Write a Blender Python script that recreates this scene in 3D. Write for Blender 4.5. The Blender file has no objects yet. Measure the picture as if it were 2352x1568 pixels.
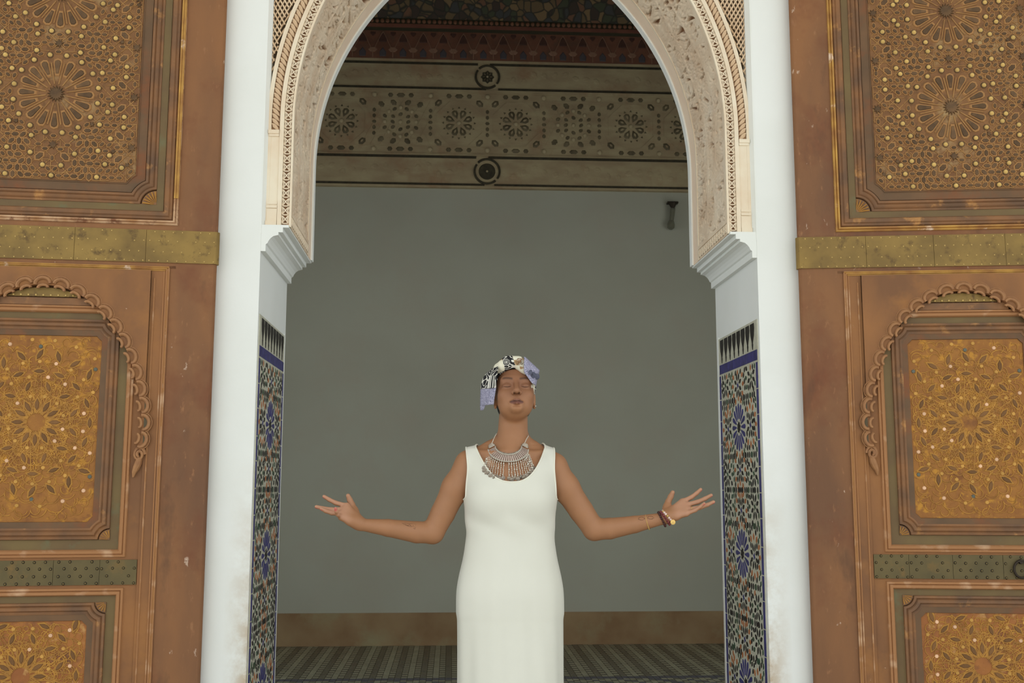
import bpy, bmesh, math, random
import numpy as np
from mathutils import Vector, Matrix
random.seed(7)
np.random.seed(7)
PI = math.pi
S = bpy.context.scene
COL = S.collection
R = math.radians

# ------------------------------------------------------------------ camera
cd = bpy.data.cameras.new('camera')
cam = bpy.data.objects.new('camera', cd)
COL.objects.link(cam)
cd.sensor_fit = 'HORIZONTAL'
cd.sensor_width = 36
cd.lens = 2421 / 2352 * 36
cd.clip_start = 0.05
cd.clip_end = 200
_yaw, _pitch, _roll = .05733, .13547, .00112
fw = Vector((math.sin(_yaw) * math.cos(_pitch), math.cos(_yaw) * math.cos(_pitch), math.sin(_pitch)))
rt = Vector((math.cos(_yaw), -math.sin(_yaw), 0))
up = rt.cross(fw)
r2 = rt * math.cos(_roll) + up * math.sin(_roll)
u2 = up * math.cos(_roll) - rt * math.sin(_roll)
cam.matrix_world = Matrix(((r2.x, u2.x, -fw.x, 0), (r2.y, u2.y, -fw.y, 0), (r2.z, u2.z, -fw.z, 1.24), (0, 0, 0, 1)))
S.camera = cam
cd.dof.use_dof = True
cd.dof.focus_distance = 3.78
cd.dof.aperture_fstop = 8.0

# ------------------------------------------------------------------ light
w = bpy.data.worlds.new('world')
S.world = w
w.use_nodes = True
wn = w.node_tree.nodes
wl = w.node_tree.links
bg = wn['Background']
bg.inputs['Color'].default_value = (.895, .975, 1.02, 1)
bg.inputs['Strength'].default_value = 1.45
sd = bpy.data.lights.new('sun', 'SUN')
sd.energy = 5.5
sd.angle = R(3)
sd.color = (1.0, .975, .93)
sun = bpy.data.objects.new('sun', sd)
COL.objects.link(sun)
sun.rotation_euler = (R(-38), R(8), 0)
S.view_settings.view_transform = 'Standard'
S.view_settings.look = 'None'
S.view_settings.gamma = 1
S.view_settings.use_curve_mapping = False
S.view_settings.exposure = -0.02

# ------------------------------------------------------------------ helpers
def lin(r, g, b):
    f = lambda c: (c / 255 / 12.92) if c / 255 <= .04045 else ((c / 255 + .055) / 1.055) ** 2.4
    return (f(r), f(g), f(b), 1)

def nd(nt, kind, **kw):
    n = nt.nodes.new(kind)
    for k, v in kw.items():
        if k in n.inputs:
            n.inputs[k].default_value = v
        else:
            setattr(n, k, v)
    return n

def mixc(nt, fac, a, b):
    m = nt.nodes.new('ShaderNodeMix')
    m.data_type = 'RGBA'
    for sock, v in ((m.inputs[0], fac), (m.inputs[6], a), (m.inputs[7], b)):
        if hasattr(v, 'is_linked'):
            nt.links.new(v, sock)
        else:
            sock.default_value = v
    return m.outputs[2]

def ramp(nt, src, lo, hi):
    m = nd(nt, 'ShaderNodeMapRange')
    m.inputs['From Min'].default_value = lo
    m.inputs['From Max'].default_value = hi
    nt.links.new(src, m.inputs['Value'])
    return m.outputs['Result']

def mat(name, c1, c2=None, scale=4., stretch=(1, 1, 1), rough=.65, metal=0., spots=(), bump=None,
        detail=4., lo=.35, hi=.65, spec=.3, coord='Object', vary=0., sss=0.):
    m = bpy.data.materials.new(name)
    m.use_nodes = True
    nt = m.node_tree
    b = nt.nodes['Principled BSDF']
    b.inputs['Roughness'].default_value = rough
    b.inputs['Metallic'].default_value = metal
    b.inputs['Specular IOR Level'].default_value = spec
    tc = nd(nt, 'ShaderNodeTexCoord')
    mp = nd(nt, 'ShaderNodeMapping')
    mp.inputs['Scale'].default_value = stretch
    nt.links.new(tc.outputs[coord], mp.inputs['Vector'])
    v = mp.outputs['Vector']
    out = None
    if c2 is not None:
        n = nd(nt, 'ShaderNodeTexNoise', Scale=scale, Detail=detail)
        nt.links.new(v, n.inputs['Vector'])
        out = mixc(nt, ramp(nt, n.outputs['Fac'], lo, hi), c1, c2)
    if vary:
        oi = nd(nt, 'ShaderNodeObjectInfo')
        hs = nd(nt, 'ShaderNodeHueSaturation')
        mr = nd(nt, 'ShaderNodeMapRange')
        mr.inputs['To Min'].default_value = 1 - vary
        mr.inputs['To Max'].default_value = 1 + vary
        nt.links.new(oi.outputs['Random'], mr.inputs['Value'])
        nt.links.new(mr.outputs['Result'], hs.inputs['Value'])
        if out is None:
            hs.inputs['Color'].default_value = c1
        else:
            nt.links.new(out, hs.inputs['Color'])
        out = hs.outputs['Color']
    for sp in spots:
        col, sc, a, bb = sp[:4]
        n = nd(nt, 'ShaderNodeTexNoise', Scale=sc, Detail=5., Roughness=.65)
        if len(sp) > 4:
            mp2 = nd(nt, 'ShaderNodeMapping')
            mp2.inputs['Scale'].default_value = sp[4]
            nt.links.new(tc.outputs[coord], mp2.inputs['Vector'])
            nt.links.new(mp2.outputs['Vector'], n.inputs['Vector'])
        else:
            nt.links.new(tc.outputs[coord], n.inputs['Vector'])
        out = mixc(nt, ramp(nt, n.outputs['Fac'], a, bb), out if out is not None else c1, col)
    if out is None:
        b.inputs['Base Color'].default_value = c1
    else:
        nt.links.new(out, b.inputs['Base Color'])
    if bump:
        n = nd(nt, 'ShaderNodeTexNoise', Scale=bump[0], Detail=5.)
        nt.links.new(v, n.inputs['Vector'])
        bp = nd(nt, 'ShaderNodeBump')
        bp.inputs['Strength'].default_value = bump[1]
        bp.inputs['Distance'].default_value = bump[2] if len(bump) > 2 else .005
        nt.links.new(n.outputs['Fac'], bp.inputs['Height'])
        nt.links.new(bp.outputs['Normal'], b.inputs['Normal'])
    if sss:
        b.inputs['Subsurface Weight'].default_value = sss
        b.inputs['Subsurface Radius'].default_value = (.012, .005, .003)
        b.inputs['Subsurface Scale'].default_value = 1.0
    return m

class MB:
    """collects verts and faces for one mesh"""
    def __init__(s):
        s.v = []
        s.f = []
        s.mi = []
    def add(s, vs, fs, mi=0):
        o = len(s.v)
        s.v += [tuple(v) for v in vs]
        s.f += [tuple(i + o for i in f) for f in fs]
        s.mi += [mi] * len(fs)
    def box(s, x0, x1, y0, y1, z0, z1, mi=0):
        s.add([(x0, y0, z0), (x1, y0, z0), (x1, y1, z0), (x0, y1, z0), (x0, y0, z1), (x1, y0, z1), (x1, y1, z1), (x0, y1, z1)],
              [(0, 3, 2, 1), (4, 5, 6, 7), (0, 1, 5, 4), (1, 2, 6, 5), (2, 3, 7, 6), (3, 0, 4, 7)], mi)
    def tube(s, pts, r, n=8, mi=0, closed=False, cap=True):
        P = [Vector(p) for p in pts]
        k = len(P)
        rr = r if hasattr(r, '__len__') else [r] * k
        up_ = None
        vs = []
        for i in range(k):
            a = P[(i - 1) % k] if (closed or i > 0) else P[i]
            b = P[(i + 1) % k] if (closed or i < k - 1) else P[i]
            t = (b - a).normalized()
            if up_ is None:
                up_ = t.orthogonal().normalized()
            up_ = (up_ - t * up_.dot(t))
            up_ = up_.normalized() if up_.length > 1e-6 else t.orthogonal().normalized()
            q = t.cross(up_)
            for j in range(n):
                an = 2 * PI * j / n
                vs.append(P[i] + (up_ * math.cos(an) + q * math.sin(an)) * rr[i])
        fs = []
        for i in range(k if closed else k - 1):
            for j in range(n):
                fs.append((i * n + j, i * n + (j + 1) % n, ((i + 1) % k) * n + (j + 1) % n, ((i + 1) % k) * n + j))
        if cap and not closed:
            fs.append(tuple(range(n))[::-1])
            fs.append(tuple((k - 1) * n + j for j in range(n)))
        s.add(vs, fs, mi)
    def sphere(s, c, r, nu=8, nv=5, mi=0, half=None):
        c = Vector(c)
        rx, ry, rz = r if hasattr(r, '__len__') else (r, r, r)
        vs = [c + Vector((0, 0, rz))]
        for i in range(1, nv):
            th = PI * i / nv
            for j in range(nu):
                ph = 2 * PI * j / nu
                vs.append(c + Vector((rx * math.sin(th) * math.cos(ph), ry * math.sin(th) * math.sin(ph), rz * math.cos(th))))
        vs.append(c - Vector((0, 0, rz)))
        fs = [(0, 1 + j, 1 + (j + 1) % nu) for j in range(nu)]
        for i in range(nv - 2):
            for j in range(nu):
                a = 1 + i * nu
                fs.append((a + j, a + nu + j, a + nu + (j + 1) % nu, a + (j + 1) % nu))
        l = len(vs) - 1
        a = 1 + (nv - 2) * nu
        fs += [(a + j, l, a + (j + 1) % nu) for j in range(nu)]
        s.add(vs, fs, mi)
    def prism(s, poly, fn, w0, w1, inset=0., mi=0):
        """poly of (a,b); fn(a,b,w)->xyz ; w1 is the visible top, inset shrinks the top towards the centre"""
        n = len(poly)
        ca = sum(p[0] for p in poly) / n
        cb = sum(p[1] for p in poly) / n
        vs = [fn(p[0], p[1], w0) for p in poly] + [fn(ca + (p[0] - ca) * (1 - inset), cb + (p[1] - cb) * (1 - inset), w1) for p in poly]
        fs = [tuple(n + i for i in range(n))] + [(i, (i + 1) % n, n + (i + 1) % n, n + i) for i in range(n)]
        s.add(vs, fs, mi)
    def mesh(s, name, mats, smooth=False):
        me = bpy.data.meshes.new(name)
        me.from_pydata(s.v, [], s.f)
        for m in (mats if isinstance(mats, (list, tuple)) else [mats]):
            me.materials.append(m)
        if any(s.mi):
            me.polygons.foreach_set('material_index', s.mi)
        bm = bmesh.new()
        bm.from_mesh(me)
        bmesh.ops.recalc_face_normals(bm, faces=bm.faces)
        bm.to_mesh(me)
        bm.free()
        if smooth:
            me.polygons.foreach_set('use_smooth', [True] * len(me.polygons))
            if smooth != 'all':
                try:
                    me.set_sharp_from_angle(angle=R(40))
                except Exception:
                    pass
        me.update()
        return me
    def build(s, name, mats, parent=None, smooth=False, **props):
        return link(name, s.mesh(name, mats, smooth), parent, **props)

def link(name, me, parent=None, mw=None, **props):
    o = bpy.data.objects.new(name, me)
    COL.objects.link(o)
    if parent is not None:
        o.parent = parent
    if mw is not None:
        o.matrix_local = mw
    for k, v in props.items():
        o[k] = v
    return o

def np_mesh(name, V, F, mats, smooth=True):
    """V (n,3), F (m,k) arrays"""
    me = bpy.data.meshes.new(name)
    V = np.asarray(V, np.float32)
    F = np.asarray(F, np.int32)
    k = F.shape[1]
    me.vertices.add(len(V))
    me.vertices.foreach_set('co', V.ravel())
    me.loops.add(F.size)
    me.loops.foreach_set('vertex_index', F.ravel())
    me.polygons.add(len(F))
    me.polygons.foreach_set('loop_start', np.arange(0, F.size, k, dtype=np.int32))
    me.polygons.foreach_set('loop_total', np.full(len(F), k, np.int32))
    for m in (mats if isinstance(mats, (list, tuple)) else [mats]):
        me.materials.append(m)
    me.update(calc_edges=True)
    me.validate()
    if smooth:
        me.polygons.foreach_set('use_smooth', np.ones(len(me.polygons), bool))
    return me

# ------------------------------------------------------------------ materials
M = {}
WHITE = lin(234, 235, 231)
M['plaster'] = mat('white_plaster', WHITE, lin(227, 228, 221), 2.2, rough=.85, bump=(18, .15, .004), lo=.4, hi=.75)
M['plaster_stained'] = mat('stained_white_plaster', WHITE, lin(227, 228, 222), 2.0, rough=.85, bump=(14, .25, .005), lo=.4, hi=.75)
M['carved_plaster'] = mat('carved_plaster', lin(230, 210, 184), lin(214, 188, 160), 9., rough=.9, spots=((lin(228, 214, 194), 4., .5, .75), (lin(184, 146, 112), 18., .66, .76)), bump=(90, .25, .003))
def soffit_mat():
    # white stucco; brown for shade and dirt is painted into the drilled holes
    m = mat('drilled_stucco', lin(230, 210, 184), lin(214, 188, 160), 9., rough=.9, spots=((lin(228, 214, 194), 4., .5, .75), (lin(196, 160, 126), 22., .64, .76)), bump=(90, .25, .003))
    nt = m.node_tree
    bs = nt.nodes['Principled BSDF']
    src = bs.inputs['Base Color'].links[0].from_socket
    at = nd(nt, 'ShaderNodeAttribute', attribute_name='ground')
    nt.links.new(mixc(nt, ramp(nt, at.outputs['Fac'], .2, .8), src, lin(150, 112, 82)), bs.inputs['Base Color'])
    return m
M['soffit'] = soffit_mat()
M['cream_plaster'] = mat('cream_plaster', lin(234, 221, 198), lin(226, 205, 178), 8., rough=.85, bump=(40, .15, .003))
M['tan_plaster'] = mat('tan_plaster', lin(222, 196, 164), lin(208, 176, 142), 12., rough=.9)
M['peach'] = mat('peach_limewash', lin(243, 220, 195), lin(238, 213, 188), 10., rough=.85)
M['undercoat'] = mat('brown_undercoat', lin(178, 140, 106), lin(162, 124, 92), 20., rough=.9)  # browner tone for the beds behind the knots and rope lobes
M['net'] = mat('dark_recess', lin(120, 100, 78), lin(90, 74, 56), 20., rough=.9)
M['room_wall'] = mat('grey_room_plaster', lin(170, 170, 156), lin(165, 164, 150), 1.6, rough=.9, spots=((lin(168, 163, 149), 2.5, .5, .8),), bump=(9, .1, .004))
M['room_side'] = mat('room_side_plaster', lin(190, 187, 170), lin(182, 178, 160), 2., rough=.9)
M['room_ceiling'] = mat('room_ceiling_wood', lin(110, 84, 62), lin(84, 64, 48), 5., rough=.8)
M['base'] = mat('ochre_baseboard', lin(152, 128, 96), lin(134, 106, 76), 3.5, rough=.8, spots=((lin(150, 138, 106), 2.2, .52, .7),))
M['frieze'] = mat('frieze_wood', lin(172, 157, 124), lin(156, 137, 108), 5., (1, 1, 2.5), rough=.7, spots=((lin(150, 118, 90), 3., .5, .7),), bump=(30, .3, .004))
M['frieze_lt'] = mat('frieze_boss', lin(176, 160, 128), rough=.6)
M['frieze_dk'] = mat('frieze_dark_inlay', lin(112, 101, 78), lin(92, 82, 62), 18., rough=.8, vary=.2)
M['rope_dk'] = mat('frieze_dark_rope', lin(70, 64, 48), lin(56, 50, 38), 30., rough=.8)
M['niche'] = mat('niche_red_wood', lin(122, 80, 62), lin(102, 66, 50), 6., rough=.75, spots=((lin(96, 70, 56), 9., .5, .65),))
M['niche_rib'] = mat('niche_rib', lin(138, 104, 84), rough=.75)
M['niche_dark'] = mat('niche_dark', lin(84, 54, 44), lin(72, 48, 40), 9., rough=.8)
M['niche_blue'] = mat('niche_blue', lin(78, 72, 76), rough=.8)
M['bead'] = mat('bead_red', lin(124, 84, 62), rough=.7)
M['line_red'] = mat('line_red', lin(124, 78, 62), lin(108, 66, 54), 6., rough=.7)
M['line_grn'] = mat('line_green', lin(62, 58, 42), rough=.7)

def floral():
    m = bpy.data.materials.new('painted_flowers')
    m.use_nodes = True
    nt = m.node_tree
    b = nt.nodes['Principled BSDF']
    b.inputs['Roughness'].default_value = .8
    tc = nd(nt, 'ShaderNodeTexCoord')
    ns = nd(nt, 'ShaderNodeTexNoise', Scale=4., Detail=2.)
    nt.links.new(tc.outputs['Object'], ns.inputs['Vector'])
    ad = nd(nt, 'ShaderNodeVectorMath', operation='MULTIPLY_ADD')
    nt.links.new(ns.outputs['Color'], ad.inputs[0])
    ad.inputs[1].default_value = (.12, .12, .12)
    nt.links.new(tc.outputs['Object'], ad.inputs[2])
    vo = nd(nt, 'ShaderNodeTexVoronoi', Scale=15.)
    nt.links.new(ad.outputs[0], vo.inputs['Vector'])
    cr = nt.nodes.new('ShaderNodeValToRGB')
    cr.color_ramp.interpolation = 'CONSTANT'
    e = cr.color_ramp.elements
    e[0].position = 0
    e[0].color = lin(104, 84, 56)
    e[1].position = .3
    e[1].color = lin(66, 68, 48)
    for p, c in ((.45, lin(64, 62, 60)), (.6, lin(122, 98, 66)), (.75, lin(64, 50, 40)), (.90, lin(112, 78, 56))):
        x = e.new(p)
        x.color = c
    sx = nd(nt, 'ShaderNodeSeparateColor')
    nt.links.new(vo.outputs['Color'], sx.inputs[0])
    nt.links.new(sx.outputs[0], cr.inputs[0])
    v2 = nd(nt, 'ShaderNodeTexVoronoi', Scale=15., feature='DISTANCE_TO_EDGE')
    nt.links.new(ad.outputs[0], v2.inputs['Vector'])
    c2 = mixc(nt, ramp(nt, v2.outputs['Distance'], .02, .12), lin(48, 44, 34), cr.outputs[0])
    nt.links.new(c2, b.inputs['Base Color'])
    return m
M['floral'] = floral()

wood_sp = ((lin(152, 108, 74), 48., .60, .72, (1, 1, .35)), (lin(112, 62, 40), 2.2, .5, .72), (lin(92, 66, 48), 5., .56, .72, (1, 1, .45)), (lin(212, 186, 164), 26., .66, .73, (1, 1, .5)))
M['wood'] = mat('painted_door_wood', lin(114, 80, 57), lin(142, 97, 62), 3.4, (1, 1, .35), rough=.7, detail=10., lo=.38, hi=.62, spots=wood_sp, bump=(40, .25, .003))
M['wood_wicket'] = mat('ochre_door_wood', lin(150, 102, 62), lin(122, 84, 56), 4.2, (1, 1, .5), rough=.7, detail=10., lo=.38, hi=.62, spots=((lin(156, 106, 60), 3.5, .5, .7), (lin(216, 188, 164), 30., .71, .76)), bump=(40, .25, .003))
M['mould'] = mat('moulding_wood', lin(140, 97, 62), lin(106, 79, 59), 9., (1, 1, 1), rough=.65, detail=9., spots=((lin(178, 128, 76), 12., .58, .7),), bump=(60, .3, .003))
M['mould_gold'] = mat('gold_moulding', lin(192, 146, 72), lin(156, 108, 60), 14., rough=.6, spots=((lin(224, 198, 176), 9., .60, .68),))
M['flaked'] = mat('flaked_gilt_edge', lin(164, 118, 78), lin(202, 166, 132), 12., rough=.75, spots=((lin(126, 82, 56), 16., .52, .62),))
M['green'] = mat('olive_band', lin(118, 98, 62), lin(106, 84, 58), 6., rough=.65, spots=((lin(104, 110, 82), 5., .58, .72),))
M['border'] = mat('umber_border', lin(116, 86, 60), lin(98, 76, 56), 8., rough=.7, spots=((lin(126, 78, 48), 6., .5, .66),))
M['field'] = mat('carved_field', lin(138, 98, 60), lin(120, 82, 52), 8., rough=.75, spots=((lin(170, 142, 98), 6., .55, .72), (lin(112, 78, 48), 34., .5, .62)), bump=(70, .5, .004))
M['petal'] = mat('dark_inlay', lin(88, 66, 44), lin(106, 78, 50), 40., rough=.7, vary=.22, bump=(160, .4, .002))
M['petal_rim'] = mat('inlay_rim', lin(160, 116, 70), rough=.7)
M['stud'] = mat('yellow_stud', lin(196, 158, 84), lin(214, 182, 120), 60., rough=.6, vary=.14)
M['lobe_dk'] = mat('lobe_inset', lin(92, 82, 62), rough=.7)
M['lobe'] = mat('carved_lobe', lin(164, 118, 78), lin(146, 102, 68), 30., rough=.65)
M['flaked_edge'] = mat('worn_gilt_edge', lin(162, 114, 74), lin(196, 158, 124), 14., rough=.75, lo=.56, hi=.72)
M['ochre_flower'] = mat('ochre_flower', lin(190, 142, 70), rough=.7, vary=.12)
M['strap'] = mat('strapwork', lin(164, 122, 72), lin(140, 100, 58), 18., rough=.7)
M['field2'] = mat('ochre_field', lin(160, 108, 50), lin(144, 94, 46), 9., rough=.7, spots=((lin(128, 82, 44), 14., .52, .66), (lin(184, 130, 50), 24., .54, .64)), bump=(80, .5, .003))
M['field3'] = mat('ochre_field_worn', lin(164, 106, 54), lin(146, 90, 50), 9., rough=.7, spots=((lin(120, 78, 48), 13., .52, .66), (lin(186, 140, 84), 24., .56, .66)), bump=(80, .5, .003))
M['scroll'] = mat('yellow_scrollwork', lin(184, 132, 56), lin(148, 102, 48), 30., rough=.65)
M['leaf_dk'] = mat('dark_leaf', lin(118, 82, 46), rough=.7, vary=.2)
M['pink'] = mat('pink_flower', lin(222, 178, 142), rough=.7, vary=.12)
M['blue_dk'] = mat('blue_fleck', lin(96, 98, 88), rough=.7, vary=.1)
M['brass'] = mat('old_brass', lin(148, 120, 66), lin(122, 98, 56), 7., rough=.55, metal=.35, spots=((lin(102, 80, 48), 22., .55, .68),), bump=(30, .3, .003))
M['brass_dk'] = mat('dark_brass', lin(108, 94, 62), lin(92, 82, 56), 8., rough=.6, metal=.3, spots=((lin(120, 96, 58), 9., .58, .7),), bump=(30, .3, .003))
M['rivet'] = mat('rivet', lin(190, 160, 98), rough=.45, metal=.4)
M['rivet_dk'] = mat('dark_rivet', lin(112, 98, 62), rough=.5, metal=.4)
M['iron'] = mat('black_iron', lin(58, 50, 42), rough=.5, metal=.6)
M['grout'] = mat('mosaic_grout', lin(196, 194, 176), lin(184, 180, 160), 30., rough=.5)
M['t_blue'] = mat('blue_glaze', lin(62, 58, 120), lin(50, 48, 96), 30., rough=.4, spec=.25)
M['t_black'] = mat('black_glaze', lin(36, 33, 33), lin(44, 39, 35), 40., rough=.45, spec=.2)
M['t_green'] = mat('green_glaze', lin(56, 84, 66), lin(66, 78, 58), 30., rough=.4, spec=.25)
M['t_orange'] = mat('amber_glaze', lin(176, 108, 62), lin(160, 96, 56), 30., rough=.4, spec=.25)
M['fl_grout'] = mat('floor_grout', lin(104, 100, 84), rough=.7)
M['fl_light'] = mat('pale_floor_tile', lin(148, 146, 122), lin(132, 128, 106), 8., rough=.35, spec=.4)
M['fl_dark'] = mat('dark_floor_tile', lin(88, 82, 68), lin(96, 92, 74), 8., rough=.35, spec=.4)
M['fl_blue'] = mat('blue_floor_tile', lin(72, 72, 86), rough=.35)
M['court'] = mat('courtyard_marble', lin(214, 209, 200), lin(200, 195, 184), 2., rough=.6)
M['court_wall'] = mat('courtyard_wall', lin(216, 213, 204), rough=.9)

# ------------------------------------------------------------------ the setting
CX = .221          # axis of the arch
WF, WR = 3.85, 4.49  # faces of the front wall
JH = .929          # half width of the opening
IMP = 2.19         # top of the imposts

def struct(name, mb, m, parent=None, **k):
    return mb.build(name, m, parent, kind='structure', **k)

b = MB(); b.box(-3.1, 3.5, WF - .35, 8.7, -.1, 0)
floor = struct('floor', b, M['fl_grout'])
b = MB(); b.box(-9, 9, -14, WF - .35, -.1, 0)
struct('floor_courtyard', b, M['court'])
b = MB(); b.box(-9, 9, -14.3, -14, 0, 6)
struct('wall_courtyard', b, M['court_wall'])
b = MB(); b.box(-7, 7, .9, WF, 4.75, 5.0)
struct('ceiling_gallery', b, M['court_wall'])
b = MB(); b.box(-3.1, 3.5, WR, 8.7, 5.5, 5.65)
struct('ceiling', b, M['room_ceiling'])
for nm, x0 in (('wall_left', -3.1), ('wall_right', 3.3)):
    # tall unseen opening added in each side wall to let daylight into the room
    b = MB(); b.box(x0, x0 + .2, WR, 5.0, 0, 5.5); b.box(x0, x0 + .2, 7.0, 8.7, 0, 5.5); b.box(x0, x0 + .2, 5.0, 7.0, 3.6, 5.5)
    struct(nm, b, M['room_side'])
b = MB(); b.box(-2.9, 3.3, 8.5, 8.7, 0, 5.5)
wall_back = struct('wall_back', b, M['room_wall'])
b = MB(); b.box(-2.9, 3.3, 8.482, 8.5, 0, .236); b.box(-2.9, 3.3, 8.487, 8.5, .236, .25)
struct('baseboard_back', b, M['base'])

# front wall: two piers and a lintel, one mesh
b = MB()
TOPZ = 3.98
b.box(-7, CX - JH, WF, WR, 0, 6.2)
b.box(CX + JH, 7, WF, WR, 0, 6.2)
b.box(CX - JH, CX + JH, WF, WR, TOPZ, 6.2)
def pier_mat():
    m = M['plaster_stained']
    nt = m.node_tree
    bs = nt.nodes['Principled BSDF']
    src = bs.inputs['Base Color'].links[0].from_socket
    tc = nd(nt, 'ShaderNodeTexCoord')
    sp = nd(nt, 'ShaderNodeSeparateXYZ')
    nt.links.new(tc.outputs['Object'], sp.inputs[0])
    # peeling damp stain that creeps up the inner arrises of the two piers
    a = nd(nt, 'ShaderNodeMath', operation='SUBTRACT'); a.inputs[1].default_value = CX
    nt.links.new(sp.outputs['X'], a.inputs[0])
    ab = nd(nt, 'ShaderNodeMath', operation='ABSOLUTE'); nt.links.new(a.outputs[0], ab.inputs[0])
    edge = ramp(nt, ab.outputs[0], JH + .085, JH - .005)
    hgt = ramp(nt, sp.outputs['Z'], 1.35, .55)
    n = nd(nt, 'ShaderNodeTexNoise', Scale=9., Detail=6., Roughness=.7)
    nt.links.new(tc.outputs['Object'], n.inputs['Vector'])
    m1 = nd(nt, 'ShaderNodeMath', operation='MULTIPLY'); nt.links.new(edge, m1.inputs[0]); nt.links.new(hgt, m1.inputs[1])
    m2 = nd(nt, 'ShaderNodeMath', operation='MULTIPLY'); nt.links.new(m1.outputs[0], m2.inputs[0]); nt.links.new(ramp(nt, n.outputs['Fac'], .38, .62), m2.inputs[1])
    c = mixc(nt, m2.outputs[0], src, lin(186, 164, 136))
    nt.links.new(c, bs.inputs['Base Color'])
pier_mat()
wall_front = struct('wall_front', b, M['plaster_stained'])

# ------------------------------------------------------------------ arch surround
AE, AZ, AR = .36, 2.60, .823 + .36
def arch_path(d=0., n=64, z0=IMP):
    """right half from springing to apex: (h, z, nh, nz, s)"""
    out = []
    H = .823
    nv = 8
    for i in range(nv):
        z = z0 + (AZ - z0) * i / nv
        out.append((H + d, z, 1, 0, z - z0))
    amax = math.acos(AE / AR)
    for i in range(n + 1):
        a = amax * i / n
        out.append((-AE + (AR + d) * math.cos(a), AZ + (AR + d) * math.sin(a), math.cos(a), math.sin(a), AZ - z0 + AR * a))
    # apex: keep on the axis
    return [(max(h, 0.), z, nh, nz, s) for h, z, nh, nz, s in out if h >= -1e-6]
def arch_full(d=0., n=64, z0=IMP):
    p = arch_path(d, n, z0)
    return [(CX - h, z, -nh, nz, s) for h, z, nh, nz, s in p] + [(CX + h, z, nh, nz, s) for h, z, nh, nz, s in p[::-1]]
def arch_at(s, side, d=0.):
    """point at arc length s (from springing) on one side, offset d outwards"""
    st = AZ - IMP
    if s < st:
        return CX + side * (.823 + d), IMP + s, 0.
    a = (s - st) / AR
    return CX + side * (-AE + (AR + d) * math.cos(a)), AZ + (AR + d) * math.sin(a), a
ALEN = AZ - IMP + AR * math.acos(AE / AR)

def arch_strip(mb, prof, closed=True, n=64):
    """sweep a profile of (d, y) round the arch"""
    rings = []
    for d, y in prof:
        rings.append([(x, y, z) for x, z, *_ in arch_full(d, n)])
    k = min(len(r) for r in rings)
    m = len(prof)
    vs = [v for r in rings for v in r[:k]]
    fs = []
    for a in range(m if closed else m - 1):
        bb = (a + 1) % m
        for i in range(k - 1):
            fs.append((a * k + i, a * k + i + 1, bb * k + i + 1, bb * k + i))
    if closed:
        fs.append(tuple(a * k for a in range(m)))
        fs.append(tuple(a * k + k - 1 for a in range(m)))
    mb.add(vs, fs)
# the parallel offset pieces must have the same count, so the apex is clamped instead of filtered
def arch_path(d=0., n=64, z0=IMP):
    out = []
    for i in range(8):
        z = z0 + (AZ - z0) * i / 8
        out.append((.823 + d, z, 1, 0, z - z0))
    amax = math.acos(AE / (AR + d))
    for i in range(n + 1):
        a = amax * i / n
        out.append((max(0, -AE + (AR + d) * math.cos(a)), AZ + (AR + d) * math.sin(a), math.cos(a), math.sin(a), AZ - z0 + AR * a))
    return out

AF = WF + .018     # front plane of the arch bands, set back from the wall face
b = MB()
arch_strip(b, [(.035, AF + .01), (.10, AF + .01), (.10, WR), (.034, WR), (.034, AF + .018), (.035, AF + .018)])
arch = struct('trim_1', b, M['cream_plaster'])
# filling behind the spandrel lattice and above the springing
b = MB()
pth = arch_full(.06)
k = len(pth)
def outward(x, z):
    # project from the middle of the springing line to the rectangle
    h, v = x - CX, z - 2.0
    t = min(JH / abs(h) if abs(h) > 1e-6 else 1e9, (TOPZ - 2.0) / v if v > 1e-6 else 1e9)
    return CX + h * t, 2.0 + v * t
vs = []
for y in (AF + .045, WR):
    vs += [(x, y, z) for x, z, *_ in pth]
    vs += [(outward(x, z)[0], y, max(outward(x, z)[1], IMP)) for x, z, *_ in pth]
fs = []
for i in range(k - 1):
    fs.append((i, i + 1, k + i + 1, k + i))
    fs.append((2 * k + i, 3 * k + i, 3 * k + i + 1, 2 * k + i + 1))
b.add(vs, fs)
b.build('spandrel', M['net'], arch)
# raised plain fillets
b = MB(); arch_strip(b, [(.0, AF), (.008, AF - .002), (.010, AF + .012), (.0, AF + .012)])
b.build('edge_fillet', M['cream_plaster'], arch)
b = MB(); arch_strip(b, [(.035, AF + .012), (.037, AF - .004), (.052, AF - .004), (.054, AF + .012)])
b.build('plain_fillet', M['cream_plaster'], arch, smooth=True)
b = MB(); arch_strip(b, [(.083, AF + .012), (.084, AF), (.099, AF), (.10, AF + .04)])
b.build('outer_fillet', M['cream_plaster'], arch)
# peach stripe and white lip at the back of the soffit
b = MB(); arch_strip(b, [(.004, 4.35), (.004, 4.452), (.02, 4.452), (.02, 4.35)])
b.build('soffit_stripe', M['peach'], arch, smooth=True)
b = MB(); arch_strip(b, [(-.003, 4.452), (-.003, WR + .004), (.02, WR + .004), (.02, 4.452)])
b.build('soffit_lip', M['plaster'], arch, smooth=True)
b = MB(); arch_strip(b, [(-.001, 4.343), (-.001, 4.354), (.02, 4.354), (.02, 4.343)])
b.build('soffit_bead', M['cream_plaster'], arch, smooth=True)
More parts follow.
